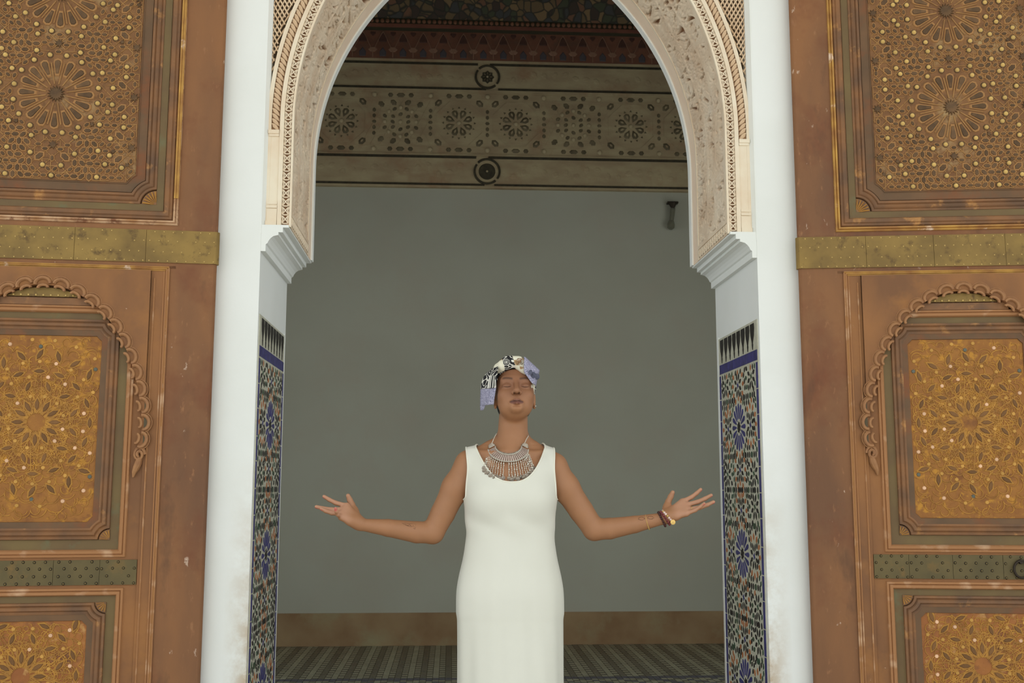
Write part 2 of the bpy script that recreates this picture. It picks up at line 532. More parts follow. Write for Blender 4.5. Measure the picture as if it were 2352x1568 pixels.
# carved soffit: displaced sheet
ny, ns = 150, 640
ys = np.linspace(AF + .008, 4.345, ny)
for side in (-1, 1):
    ss = np.linspace(0, ALEN, ns)
    sg, yg = np.meshgrid(ss, ys, indexing='ij')
    t = (yg - ys[0]) / (ys[-1] - ys[0])
    st = AZ - IMP
    ang = np.clip((sg - st) / AR, 0, None)
    # carved arabesque: interlaced stems, leaf-shaped islands and drilled three-cornered eyes
    # the carving is drawn out along the depth of the wall
    yg = ys[0] + (yg - ys[0]) / 3.4
    wx = sg + .010 * np.sin(yg * 47 + 2.1 * np.sin(sg * 21)) + .006 * np.sin(yg * 95 + sg * 60)
    wy = yg + .010 * np.sin(sg * 43 + side) + .006 * np.sin(sg * 88 - yg * 70)
    c1 = np.sin(2 * PI * (wx + wy) / .052) * np.sin(2 * PI * (wx - wy) / .052)
    c2 = np.sin(2 * PI * (wx * .8 + wy * 1.3) / .027) * np.sin(2 * PI * (wx * 1.2 - wy * .7) / .031)
    stp = lambda x, a, b_: np.clip((x - a) / (b_ - a), 0, 1)
    depth = .0034 * stp(-np.abs(c1), -.26, -.08) + .0022 * stp(c2, .10, .40)
    CS = .026
    rs = np.random.RandomState(9 + side)
    GI, GJ = int(ALEN / CS) + 4, 20
    jx, jy = rs.rand(GI, GJ), rs.rand(GI, GJ)
    rad = np.where(rs.rand(GI, GJ) < .55, .0028 + .0050 * rs.rand(GI, GJ) ** 1.5, 0.)
    rot_ = rs.rand(GI, GJ) * 2 * PI
    ci = (wx / CS).astype(int); cj = ((wy - ys[0]) / CS).astype(int)
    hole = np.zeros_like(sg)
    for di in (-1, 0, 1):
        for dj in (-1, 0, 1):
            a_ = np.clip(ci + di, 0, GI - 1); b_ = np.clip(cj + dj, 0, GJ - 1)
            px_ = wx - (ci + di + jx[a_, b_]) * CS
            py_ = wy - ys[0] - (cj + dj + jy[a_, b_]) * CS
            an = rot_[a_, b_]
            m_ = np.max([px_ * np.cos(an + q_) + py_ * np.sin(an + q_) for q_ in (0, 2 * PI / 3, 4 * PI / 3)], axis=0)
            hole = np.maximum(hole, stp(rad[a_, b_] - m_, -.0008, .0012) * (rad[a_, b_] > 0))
    ribn = np.exp(-((t - .34 - .06 * np.sin(sg * 8)) / .022) ** 2) + np.exp(-((t - .66 - .06 * np.sin(sg * 7 + 2)) / .022) ** 2)
    ribn = np.clip(ribn * 1.3, 0, 1)
    fadev = .5 + .5 * np.sin(sg * 3.1 + 7 * t + side)
    depth = (depth * (.6 + .4 * fadev) + .022 * hole) * (1 - ribn)
    rim = np.clip(np.minimum((t - .07) / .03, (1 - t) / .03), 0, 1)
    depth *= rim
    d = .002 + depth
    X = np.where(sg < st, .823 + d, -AE + (AR + d) * np.cos(ang))
    Z = np.where(sg < st, IMP + sg, AZ + (AR + d) * np.sin(ang))
    yg = ys[0] + (yg - ys[0]) * 3.4
    V = np.stack([CX + side * np.clip(X, 0, None), yg, Z], -1).reshape(-1, 3)
    ii = np.arange(ns * ny).reshape(ns, ny)
    F = np.stack([ii[:-1, :-1], ii[1:, :-1], ii[1:, 1:], ii[:-1, 1:]], -1).reshape(-1, 4)
    if side < 0:
        F = F[:, ::-1]
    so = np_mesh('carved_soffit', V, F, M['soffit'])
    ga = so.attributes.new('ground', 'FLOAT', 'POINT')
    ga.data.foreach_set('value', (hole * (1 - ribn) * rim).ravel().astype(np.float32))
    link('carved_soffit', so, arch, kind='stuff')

# carved band along the foot of the soffit, above the impost
for side in (-1, 1):
    b = MB(); b.box(*sorted((CX + side * .8225, CX + side * .84)), AF + .004, 4.343, 2.234, 2.250)
    b.box(*sorted((CX + side * .826, CX + side * .84)), AF + .004, 4.343, 2.19, 2.234)
    b.build('foot_band', M['carved_plaster'], arch)
# rope moulding: twisted lobes
b = MB()
for q in (-.0028, .0028):
    pts = []
    for i in range(7):
        a = i / 6
        pts.append((-.013 + .026 * a + q * .5, -.002 - .008 * math.sin(PI * a), -.011 + .022 * a + q * 1.4))
    b.tube(pts, [.0010, .0040, .0052, .0056, .0052, .0040, .0010], 7)
rope_me = b.mesh('rope_lobe', M['tan_plaster'], True)
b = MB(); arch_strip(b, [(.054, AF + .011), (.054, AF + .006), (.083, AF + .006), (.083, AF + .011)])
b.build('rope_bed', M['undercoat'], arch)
for side in (-1, 1):
    s = .384
    while s < ALEN - .03:
        x, z, a = arch_at(s, side, .0685)
        # local frame: X outwards, Z along the arch
        o = Vector((math.cos(a) * side, 0, math.sin(a)))
        tt = Vector((-math.sin(a) * side, 0, math.cos(a)))
        mw = Matrix(((o.x, 0, tt.x, x), (0, 1, 0, AF + .004), (o.z, 0, tt.z, z), (0, 0, 0, 1)))
        link('rope_lobe', rope_me, arch, mw)
        s += .0165 * 1.15
# zigzag knots
b = MB()
for (p, q) in (((-1, -1), (1, 1)), ((1, -1), (-1, 1))):
    b.tube([(p[0] * .011, 0, p[1] * .013), (0, -.0035, 0), (q[0] * .011, 0, q[1] * .013)], .0023, 5)
b.tube([(-.0115, 0, -.014), (-.004, -.002, -.0165), (.004, -.002, -.0165), (.0115, 0, -.014)], .0026, 5)
b.tube([(-.0125, 0, -.013), (-.0085, -.002, 0), (-.0125, 0, .013)], .0024, 5)
b.tube([(.0125, 0, -.013), (.0085, -.002, 0), (.0125, 0, .013)], .0024, 5)
knot_me = b.mesh('carved_knot', M['cream_plaster'], True)
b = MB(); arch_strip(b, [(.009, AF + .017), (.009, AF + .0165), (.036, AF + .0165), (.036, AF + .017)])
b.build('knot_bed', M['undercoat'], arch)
for side in (-1, 1):
    s = .03
    while s < ALEN - .02:
        x, z, a = arch_at(s, side, .0225)
        o = Vector((math.cos(a) * side, 0, math.sin(a)))
        tt = Vector((-math.sin(a) * side, 0, math.cos(a)))
        mw = Matrix(((o.x, 0, tt.x, x), (0, 1, 0, AF + .004), (o.z, 0, tt.z, z), (0, 0, 0, 1)))
        link('carved_knot', knot_me, arch, mw)
        s += .0335
for side in (-1, 1):
    for i in range(13):
        y = AF + .03 + i * .0355
        mw = Matrix(((0, side, 0, CX + side * .824), (0, 0, 1, y), (1, 0, 0, 2.214), (0, 0, 0, 1)))
        link('carved_knot', knot_me, arch, mw @ Matrix.Diagonal((1.25, 1, 1.05, 1)))
# colonettes below the rope, alfiz border, spandrel lattice
for side in (-1, 1):
    b = MB()
    f = lambda h0, h1, y0, z0, z1: b.box(*sorted((CX + side * h0, CX + side * h1)), y0, AF + .05, z0, z1)
    f(.876, .911, AF + .001, 2.19, 2.545)
    f(.8765, .917, AF - .008, 2.548, 2.562)
    f(.8765, .914, AF - .004, 2.538, 2.548)
    f(.8765, .916, AF - .004, 2.262, 2.270)
    f(.8765, .916, AF - .002, 2.276, 2.286)
    f(.8765, .918, AF - .006, 2.196, 2.212)
    f(.8765, .914, AF - .003, 2.212, 2.258)
    b.build('colonette', M['cream_plaster'], arch)
    b = MB()
    b.add([(CX + side * h, y, z) for z in (IMP - .03, TOPZ) for h, y in ((.915, AF + .05), (.915, AF + .004), (.929, WF - .0005), (.935, WF - .0005), (.935, AF + .05))],
          [(i, (i + 1) % 5, 5 + (i + 1) % 5, 5 + i) for i in range(5)])
    b.build('alfiz_border', M['plaster'], arch)
    # lattice net in the spandrel
    b = MB()
    for j in range(70):
        for sl in (-1, 1):
            z0 = 2.5 + j * .030
            pts = []
            for i in range(24):
                h = .918 - i * .012
                z = z0 + sl * i * .021
                if math.hypot(h + AE, z - AZ) < AR + .101 and z > AZ:
                    break
                if z > TOPZ or z < AZ:
                    if pts: break
                    continue
                pts.append((CX + side * h, AF + .014 + .003 * sl, z))
            if len(pts) > 1:
                b.tube(pts, .0034, 5)
    b.build('lattice', M['tan_plaster'], arch, kind='stuff')
# imposts: moulded corbels running through the wall
for side in (-1, 1):
    prof = [(.931, 2.100), (.911, 2.100), (.911, 2.126), (.905, 2.130), (.901, 2.139), (.894, 2.149), (.884, 2.157), (.870, 2.161), (.866, 2.161),
            (.866, 2.172), (.850, 2.172), (.850, 2.190), (.829, 2.190), (.829, 2.200), (.931, 2.200)]
    prof = [(h, z - .006) for h, z in prof]
    b = MB()
    n = len(prof)
    vs = [(CX + side * h, WF + .002, z) for h, z in prof] + [(CX + side * h, WR, z) for h, z in prof]
    fs = [(i, (i + 1) % n, n + (i + 1) % n, n + i) for i in range(n)] + [tuple(range(n)), tuple(range(n, 2 * n))]
    b.add(vs, fs)
    # slim white lip under the peach stripe
    struct('trim_%d' % (2 if side < 0 else 3), b, M['plaster'])

# ------------------------------------------------------------------ jamb mosaics
def leaf(L, W_, n=3, sharp=.5):
    """pointed leaf polygon along +b, centred"""
    pts = []
    for i in range(2 * n):
        t = -1 + 2 * i / (2 * n)
        pass
    prof = [(-1, 0), (-.45, .85), (.25, 1), (1, 0)]
    return [(W_ / 2 * w_, L / 2 * t) for t, w_ in prof] + [(-W_ / 2 * w_, L / 2 * t) for t, w_ in prof[-2:0:-1]]
def rotp(poly, a, c=(0, 0)):
    ca, sa = math.cos(a), math.sin(a)
    return [(c[0] + x * ca - y * sa, c[1] + x * sa + y * ca) for x, y in poly]
def oval(L, W_, n=6):
    return [(W_ / 2 * math.cos(2 * PI * i / n + PI / n), L / 2 * math.sin(2 * PI * i / n + PI / n)) for i in range(n)]
def star(n, r0, r1):
    return [((r0 if i % 2 else r1) * math.cos(PI * i / n), (r0 if i % 2 else r1) * math.sin(PI * i / n)) for i in range(2 * n)]

S0, S1 = 3.868, 4.440       # mosaic extent through the wall
SM = (S0 + S1) / 2
PITCH = .495
def mosaic(side):
    xj = CX + side * JH
    fn = lambda s, z, w_: (xj - side * w_, s, z)
    b = MB()
    b.box(*sorted((xj + side * .004, xj - side * .004)), S0, S1, 0.02, 1.862)
    panel = b.build('mosaic_panel', M['grout'], wall_front, label='jamb panel of cut mosaic tile on the %s side' % ('left' if side < 0 else 'right'))
    T = .0055  # shade on the upper face, painted into the skin tone
    def piece(name, poly, m, inset=.08):
        q = MB(); q.prism(poly, fn, .003, T, inset)
        q.build(name, m, panel)
    # black flame merlons and the blue course under them
    nm = 8
    for i in range(nm):
        s = S0 + .03 + (S1 - S0 - .05) * (i + .5) / nm
        hp = [(.025, 1.854), (.027, 1.832), (.022, 1.808), (.011, 1.788), (.006, 1.776), (.009, 1.772), (.003, 1.752)]
        pr = [(-a, z) for a, z in hp] + [(a, z) for a, z in hp[::-1]]
        piece('merlon_tile', [(s + a, z) for a, z in pr], M['t_black'], .02)
    s = S0 + .004
    for wdt in (.055, .085, .09, .1, .085, .085, .06):
        if s + wdt > S1 + .001: wdt = S1 - s
        piece('course_tile', [(s + .002, 1.708), (s + wdt - .002, 1.708), (s + wdt - .002, 1.748), (s + .002, 1.748)], M['t_blue'], .02)
        s += wdt
    # blue edging bars
    for e0, e1 in ((S0 + .004, S0 + .026), (S1 - .026, S1 - .004)):
        z = 1.704
        k_ = 0
        while z > .03:
            l = .088 + .02 * random.random()
            piece('edging_tile', [(e0, max(z - l, .02)), (e1, max(z - l, .02)), (e1, z - .003), (e0, z - .003)], M['t_blue'], .02)
            z -= l
    placed = []
    def free(s, z, r):
        for a, c, q in placed:
            if (a - s) ** 2 + (c - z) ** 2 < (q + r) ** 2: return False
        return True
    small = MB()
    def tile(poly, mi):
        for a, z in poly:
            if z > 1.703 or z < .03 or a < S0 + .03 or a > S1 - .03:
                return
        ca = sum(p[0] for p in poly) / len(poly); cz = sum(p[1] for p in poly) / len(poly)
        if not free(ca, cz, .0085): return
        placed.append((ca, cz, .0100))
        small.prism(poly, fn, .003, .005, .06, mi)
    zc = [1.470 - PITCH * i for i in range(3)]
    # main rosettes
    for z in zc:
        piece('star_tile', rotp(star(8, .026, .018), .2, (SM, z)), M['t_black'])
        placed.append((SM, z, .100))
        for i in range(16):
            a = 2 * PI * i / 16
            p = (SM - math.sin(a) * .066, z + math.cos(a) * .066)
            piece('petal_tile', rotp([(-.0030, -.034), (.0030, -.034), (.0102, .012), (.0085, .024), (0, .031), (-.0085, .024), (-.0102, .012)], a, p), M['t_blue'])
    # secondary stars: blue heart, dark leaves, amber ring
    def secondary(s, z, ring, heart=0):
        tile(rotp(star(4, .008, .017), .4, (s, z)), heart)
        for n, r, L, W_, cs in ring:
            for i in range(n):
                a = 2 * PI * (i + (.5 if n == 8 else 0)) / n
                tile(rotp(leaf(L, W_), a, (s - math.sin(a) * r, z + math.cos(a) * r)), cs[i % len(cs)])
    RA = ((8, .036, .036, .0175, (1,)), (12, .074, .030, .0200, (3, 3, 3)))
    RB = ((8, .036, .036, .0175, (1,)), (12, .072, .030, .0190, (2, 1, 2)))
    for z in zc + [1.470 + PITCH, 1.47 - 3 * PITCH]:
        # rows of discs and narrow ovals above and below each rosette and half way
        for dz, s_in in ((.113, .045), (-.113, .045), (-PITCH / 2, 0.)):
            for sg in (-1, 1):
                x = s_in
                j = 0
                while x < .26:
                    W_ = .032 if j % 3 == 1 else .018
                    if not (x == 0 and sg < 0):
                        tile(rotp(oval(.026, W_, 8), 0, (SM + sg * (x + W_ / 2 if s_in else x), z + dz)), 2 if (j % 6 == 4) else 1)
                    x += W_ + .006
                    j += 1
        for ds in (-.163, .163):
            secondary(SM + ds, z, RA)
        secondary(SM, z - .168, RA)
        secondary(SM, z - PITCH + .168, RA)
        for ds in (-.190, .190):
            secondary(SM + ds, z - .185, RB, 2)
            secondary(SM + ds, z - PITCH + .185, RB, 2)
    # small leaves in what is left
    z = 1.69
    row = 0
    while z > .04:
        s = S0 + .046
        while s < S1 - .03:
            if free(s, z, .0125):
                tile(rotp(leaf(.026, .0170), .6 * math.sin(9 * s + 5 * z), (s, z)), (1, 2, 1, 3, 1)[(row * 5 + int((s - S0) * 30)) % 5])
            s += .0055
        z -= .0050
        row += 1
    small.build('small_tiles', [M['t_blue'], M['t_black'], M['t_green'], M['t_orange']], panel, kind='stuff')
    # white strip closing the panel at the back edge and a rough plaster line in front
    b = MB()
    b.box(*sorted((xj, xj - side * .006)), S1, S1 + .012, .0, 1.87)
    b.build('edge_strip', M['plaster'], panel)
mosaic(-1)
mosaic(1)

# ------------------------------------------------------------------ room floor tiles
b = MB()
TW = .041
for j in range(62):
    y0 = 8.48 - (j + 1) * TW
    for i in range(-46, 47):
        x0 = CX + i * TW
        if abs(x0 - CX) > 1.85: continue
        mi = 0 if (i // 2) % 2 == 0 else 1
        if (i % 2 == 1) and (j % 2 == 1): mi = 1 - mi
        if 34 <= j <= 35: mi = 2
        if 36 <= j <= 42:
            mi = ((i + j) % 3 == 0) * 1
            if (i - j) % 5 == 0: mi = 2
        if j >= 36 and abs((x0 - CX) - (1.10 + (j - 36) * TW)) < .04: mi = 2
        g = .0018
        b.add([(x0 + g, y0 + g, .002), (x0 + TW - g, y0 + g, .002), (x0 + TW - g, y0 + TW - g, .002), (x0 + g, y0 + TW - g, .002)], [(0, 1, 2, 3)], mi)
        b.add([(x0 + g, y0 + g, .0), (x0 + TW - g, y0 + g, .0), (x0 + TW - g, y0 + g, .002), (x0 + g, y0 + g, .002)], [(0, 1, 2, 3)], mi)
b.build('small_floor_tiles', [M['fl_light'], M['fl_dark'], M['fl_blue']], floor, kind='stuff')

# ------------------------------------------------------------------ frieze on the back wall
YB = 8.5
X0, X1 = -2.9, 3.3
b = MB()
b.box(X0, X1, YB - .03, YB, 3.69, 5.02)
frieze = struct('trim_4', b, M['frieze'])
def rope_run(z, gap=None, r=.0095):
    """dark twisted cord along the frieze, broken where the roundel sits"""
    for a, c in ([(X0, X1)] if gap is None else [(X0, gap[0]), (gap[1], X1)]):
        q = MB()
        L = c - a
        n = int(L / .022)
        q.box(a, c, YB - .036, YB - .028, z - r, z + r)
        for i in range(n):
            x = a + L * (i + .5) / n
            q.tube([(x - .010, YB - .037, z - r * .8), (x + .010, YB - .037, z + r * .8)], .0035, 4)
        q.build('dark_cord', M['rope_dk'], frieze, kind='stuff')
rx = CX + .056
rope_run(3.700, (rx - .02, rx + .06))
rope_run(3.934, (rx - .09, rx + .01))
rope_run(4.526, (rx - .01, rx + .09))
rope_run(4.742, (rx - .08, rx + .02))
b = MB(); b.box(X0, X1, YB - .042, YB, 4.50, 4.514); b.box(X0, X1, YB - .042, YB, 3.946, 3.958); b.box(X0, X1, YB - .045, YB, 4.752, 4.772)
b.box(X0, X1, YB - .04, YB, 3.672, 3.690)
b.build('frieze_fillet', M['frieze'], frieze)
def roundel(z, R_, r_, starred):
    q = MB()
    for a0, a1, rr in ((-.62, 2.35, R_), (2.55, 5.45, R_)):
        pts = [(rx + rr * math.cos(a0 + (a1 - a0) * i / 24), YB - .036, z + rr * math.sin(a0 + (a1 - a0) * i / 24)) for i in range(25)]
        q.tube(pts, .0095, 6)
    o = q.build('roundel', M['rope_dk'], frieze)
    fn = lambda a, c, w_: (rx + a, YB - .03 - w_, z + c)
    q = MB(); q.prism(star(8, r_ * .78, r_) if starred else oval(2 * r_, 2 * r_, 20), fn, 0, .008, .1)
    q.build('roundel_disc', M['rope_dk'], o)
    if starred:
        for i in range(8):
            q = MB(); q.prism(rotp(leaf(r_ * .5, r_ * .22), PI * i / 4, (-math.sin(PI * i / 4) * r_ * .55, math.cos(PI * i / 4) * r_ * .55)), fn, .008, .013, .3)
            q.build('petal', M['frieze_dk'], o)
    q = MB(); q.sphere((rx, YB - .04, z), (.009, .008, .009)); q.build('boss', M['frieze_lt'], o, smooth=True)
roundel(4.634, .098, .058, True)
roundel(3.816, .104, .070, False)
# carved field
fz = 4.229
fnb = lambda x, z, w_: (x, YB - .03 - w_, z)
def hexa(L, W_):
    return [(0, L / 2), (W_ / 2, L / 4), (W_ / 2, -L / 4), (0, -L / 2), (-W_ / 2, -L / 4), (-W_ / 2, L / 4)]
def carved_piece(name, poly, m, par, h=.007, inset=.35):
    """sunk outline with a raised kernel"""
    q = MB()
    q.prism(poly, fnb, 0, h, inset)
    q.build(name, m, par)
boss_me = MB(); boss_me.sphere((0, 0, 0), (.021, .014, .021), 10, 6)
boss_me = boss_me.mesh('boss', M['frieze_lt'], True)
def boss(x, z, s=1.):
    link('boss', boss_me, frieze, Matrix.Translation((x, YB - .034, z)) @ Matrix.Diagonal((s, s, s, 1)))
straps = MB()
def strap(x0, z0, x1, z1, r=.0038):
    straps.tube([(x0, YB - .031, z0), (x1, YB - .031, z1)], r, 4)
for c in (-1.679, -1.208, -.237, .237, 1.208, 1.679):
    x = CX + .057 + c
    for i in range(8):
        a = 2 * PI * (i + .5) / 8
        carved_piece('rosette_petal', rotp([(0, -.042), (.026, .0), (.024, .028), (0, .040), (-.024, .028), (-.026, 0)], a, (x - math.sin(a) * .078, fz + math.cos(a) * .078)), M['frieze_dk'], frieze)
        carved_piece('rosette_kernel', rotp(leaf(.045, .02), a, (x - math.sin(a) * .083, fz + math.cos(a) * .083)), M['frieze'], frieze, .013)
    for i in range(16):
        a = 2 * PI * i / 16
        carved_piece('rosette_chip', rotp([(-.010, -.008), (.010, -.008), (0, .010)], a, (x - math.sin(a) * .133, fz + math.cos(a) * .133)), M['frieze_dk'], frieze)
    boss(x, fz, .9)
    pts = [(x + .205 * math.cos(PI / 8 + PI / 4 * i), fz + .205 * math.sin(PI / 8 + PI / 4 * i)) for i in range(8)]
    for i in range(8):
        strap(*pts[i], *pts[(i + 1) % 8])
    for sx in (-1, 1):
        for sz in (-1, 1):
            carved_piece('corner_hexagon', rotp(hexa(.075, .046), sx * sz * PI / 4, (x + sx * .172, fz + sz * .17)), M['frieze_dk'], frieze)
            carved_piece('corner_kernel', rotp(leaf(.04, .02), sx * sz * PI / 4, (x + sx * .172, fz + sz * .17)), M['frieze'], frieze, .012)
    for sz in (-1, 1):
        for dx, l in ((-.085, .045), (0, .075), (.085, .045)):
            carved_piece('edge_hexagon', rotp(hexa(l, .036), PI / 2, (x + dx, fz + sz * .232)), M['frieze_dk'], frieze)
for c in (0, -.474, .474, -.94, .94, -1.445, 1.445, -1.92, 1.92):
    x = CX + .057 + c
    for sz in (-1, 1):
        boss(x, fz + sz * .232)
    for dz in (-.1, -.05, 0, .05, .1):
        if abs(c) in (0, .474, .94, 1.445):
            carved_piece('side_hexagon', rotp(hexa(.038, .026), 0 if dz else PI / 2, (x, fz + dz)), M['frieze_dk'], frieze)
for c in (-.722, .722, -2.15, 2.15):
    x = CX + .057 + c
    for dx, dz in ((-.13, 0), (0, 0), (.13, 0), (-.095, .088), (.095, .088), (-.095, -.088), (.095, -.088), (0, .125), (0, -.125)):
        boss(x + dx, fz + dz, .85)
    for dx, dz in ((-.062, .045), (.062, .045), (-.062, -.045), (.062, -.045), (0, .065), (0, -.065), (-.065, 0.0), (.065, 0.0), (-.05, .11), (.05, .11), (-.05, -.11), (.05, -.11),
                   (-.13, .05), (.13, .05), (-.13, -.05), (.13, -.05)):
        carved_piece('lattice_hexagon', rotp(hexa(.042, .028), random.choice((PI / 4, -PI / 4)), (x + dx, fz + dz)), M['frieze_dk'], frieze)
    for dx, dz in ((-.16, .15), (.16, .15), (-.16, -.15), (.16, -.15), (-.06, .165), (.06, .165), (-.06, -.165), (.06, -.165)):
        carved_piece('lattice_leaf', rotp(hexa(.062, .042), -math.copysign(PI / 4, dx * dz), (x + dx, fz + dz)), M['frieze_dk'], frieze)
    for sz in (-1, 1):
        for dx, l in ((-.085, .045), (0, .075), (.085, .045)):
            carved_piece('edge_hexagon', rotp(hexa(l, .036), PI / 2, (x + dx, fz + sz * .232)), M['frieze_dk'], frieze)
    for k_ in range(-3, 4):
        for sl in (-1, 1):
            strap(x + k_ * .075 - .19 * sl * .5, fz - .19, x + k_ * .075 + .19 * sl * .5, fz + .19, .003)
    for dz in (-.14, -.09, -.03, .03, .09, .14):
        strap(x - .2, fz + dz, x + .2, fz + dz, .0028)
for dz in (-.205, .205, -.255, .255):
    strap(X0, fz + dz, X1, fz + dz, .003)
straps.build('strapwork', M['frieze'], frieze, kind='stuff')
# bosses faintly carved in the two plain bands
b = MB()
for z0, z1 in ((3.73, 3.92), (4.545, 4.725)):
    for i in range(70):
        x = X0 + .05 + i * .088
        if abs(x - rx) < .14: continue
        q = rotp(hexa(.07, .045), random.uniform(0, PI), (x, random.uniform(z0 + .05, z1 - .05)))
        b.prism(q, fnb, 0, .003, .5)
b.build('worn_carving', M['frieze'], frieze, kind='stuff')
# painted niche band, beads, flower cornice
b = MB(); b.box(X0, X1, YB - .055, YB, 4.772, 5.012)
niche = struct('trim_5', b, M['niche'])
fnn = lambda x, z, w_: (x, YB - .055 - w_, z)
ribs = MB()
rib_q = MB()
for p in (-1, 1):
    pts = [(p * .083, 0, -.118)]
    for i in range(9):
        t = i / 8
        pts.append((p * (.083 * (1 - t) ** .8), 0, -.06 + .165 * t ** 1.2))
    rib_q.tube(pts, .0035, 5)
rib_me = rib_q.mesh('niche_arch', M['niche_rib'], True)
dark_me = MB(); dark_me.prism([(-.03, -.03), (.03, -.03), (.034, 0), (.012, .035), (0, .05), (-.012, .035), (-.034, 0)], lambda a, c, w_: (a, -w_, c), 0, .006, .2)
dark_me = dark_me.mesh('niche_leaf', M['niche_dark'])
blue_me = MB(); blue_me.prism([(-.026, -.035), (.026, -.035), (.03, .005), (0, .045), (-.03, .005)], lambda a, c, w_: (a, -w_, c), 0, .006, .25)
blue_me = blue_me.mesh('niche_bud', M['niche_blue'])
pale_me = MB(); pale_me.prism([(-.04, 0), (-.02, -.022), (.02, -.022), (.04, 0), (.02, .022), (-.02, .022)], lambda a, c, w_: (a, -w_, c), 0, .005, .25)
pale_me = pale_me.mesh('niche_cartouche', M['niche_rib'])
for i in range(-18, 19):
    x = CX + .02 + i * .168
    if not (X0 + .1 < x < X1 - .1): continue
    link('niche_arch', rib_me, niche, Matrix.Translation((x, YB - .057, 4.895)))
    link('niche_leaf', dark_me, niche, Matrix.Translation((x, YB - .0545, 4.94)))
    link('niche_bud', blue_me, niche, Matrix.Translation((x, YB - .0545, 4.82)))
    link('niche_cartouche', pale_me, niche, Matrix.Translation((x + .084, YB - .0545, 4.846)))
    link('niche_leaf', dark_me, niche, Matrix.Translation((x + .084, YB - .0545, 4.985)) @ Matrix.Rotation(PI, 4, 'Y') @ Matrix.Diagonal((.7, 1, .5, 1)))
b = MB(); b.box(X0, X1, YB - .07, YB, 5.012, 5.034)
cor = struct('trim_6', b, M['line_grn'])
b = MB(); b.box(X0, X1, YB - .085, YB, 5.034, 5.062); b.build('red_fillet', M['line_red'], cor)
b = MB(); b.box(X0, X1, YB - .075, YB, 5.062, 5.115); b.build('dark_bed', M['line_grn'], cor)
q = MB(); q.sphere((0, 0, 0), (.017, .014, .019), 8, 5); bead_me = q.mesh('bead', M['bead'], True)
for i in range(-55, 56):
    x = CX + i * .0435
    if X0 + .05 < x < X1 - .05:
        link('bead', bead_me, cor, Matrix.Translation((x, YB - .078, 5.088)))
b = MB()
b.add([(X0, YB - .08, 5.115), (X1, YB - .08, 5.115), (X1, YB - .30, 5.52), (X0, YB - .30, 5.52), (X0, YB, 5.52), (X1, YB, 5.52), (X0, YB, 5.115), (X1, YB, 5.115)],
      [(0, 1, 2, 3), (3, 2, 5, 4), (0, 6, 7, 1), (0, 3, 4, 6), (1, 7, 5, 2)])
b.build('painted_cornice', M['floral'], cor)

# wall fitting
b = MB()
lx = CX + 1.605
lamp = bpy.data.objects.new('wall_lamp', None); COL.objects.link(lamp)
lamp.location = (lx, YB - .02, 3.45)
lamp['label'] = 'small dark metal and glass wall lamp high on the right of the back wall'
lamp['category'] = 'lamp'
q = MB(); q.box(-.045, .045, -.035, .022, .118, .132)
q.tube([(0, -.02, .12), (0, -.02, .10), (0, -.02, .07)], [.040, .026, .012], 12)
q.build('bracket', M['iron'], lamp, smooth=True)
M['smoke_glass'] = mat('smoky_glass', lin(150, 148, 130), rough=.15, spec=.6)
M['smoke_glass'].node_tree.nodes['Principled BSDF'].inputs['Transmission Weight'].default_value = .6
q = MB(); q.tube([(0, -.02, .075), (-.006, -.02, .02), (-.014, -.02, -.04)], [.022, .02, .018], 12); q.build('glass_tube', M['smoke_glass'], lamp, smooth=True)
q = MB(); q.tube([(-.014, -.02, -.03), (-.018, -.02, -.06), (-.020, -.02, -.09), (-.022, -.02, -.105)], [.022, .032, .030, .014], 12); q.build('lamp_head', M['smoke_glass'], lamp, smooth=True)

# ------------------------------------------------------------------ doors
DW = 1.166          # leaf width
AX = .583           # axis of the leaf
def outline(u0, u1, v0, v1, d=0., r=0., n=7):
    """rectangle inset by d; r>0: concave quarter-round corners about the original corners"""
    a0, a1, b0, b1 = u0 + d, u1 - d, v0 + d, v1 - d
    if r <= 0:
        return [(a0, b0), (a1, b0), (a1, b1), (a0, b1)]
    out = []
    rr = r + d
    al = math.asin(min(.999, max(0, d) / rr)) if d > 0 else 0.
    for (cu, cv, st) in ((u0, v0, PI / 2), (u1, v0, PI), (u1, v1, 1.5 * PI), (u0, v1, 0.)):
        q = []
        for i in range(n):
            a = al + (PI / 2 - 2 * al) * i / (n - 1)
            q.append((cu + rr * math.cos(st - a + 0), cv + rr * math.sin(st - a + 0)) if False else (math.cos(a), math.sin(a)))
        sx = 1 if cu == u0 else -1
        sz = 1 if cv == v0 else -1
        pts = [(cu + sx * rr * c, cv + sz * rr * s_) for c, s_ in q]
        # keep the loop counter-clockwise
        if (sx > 0 and sz > 0) or (sx < 0 and sz < 0):
            pts = pts[::-1]
        out += pts
    return out

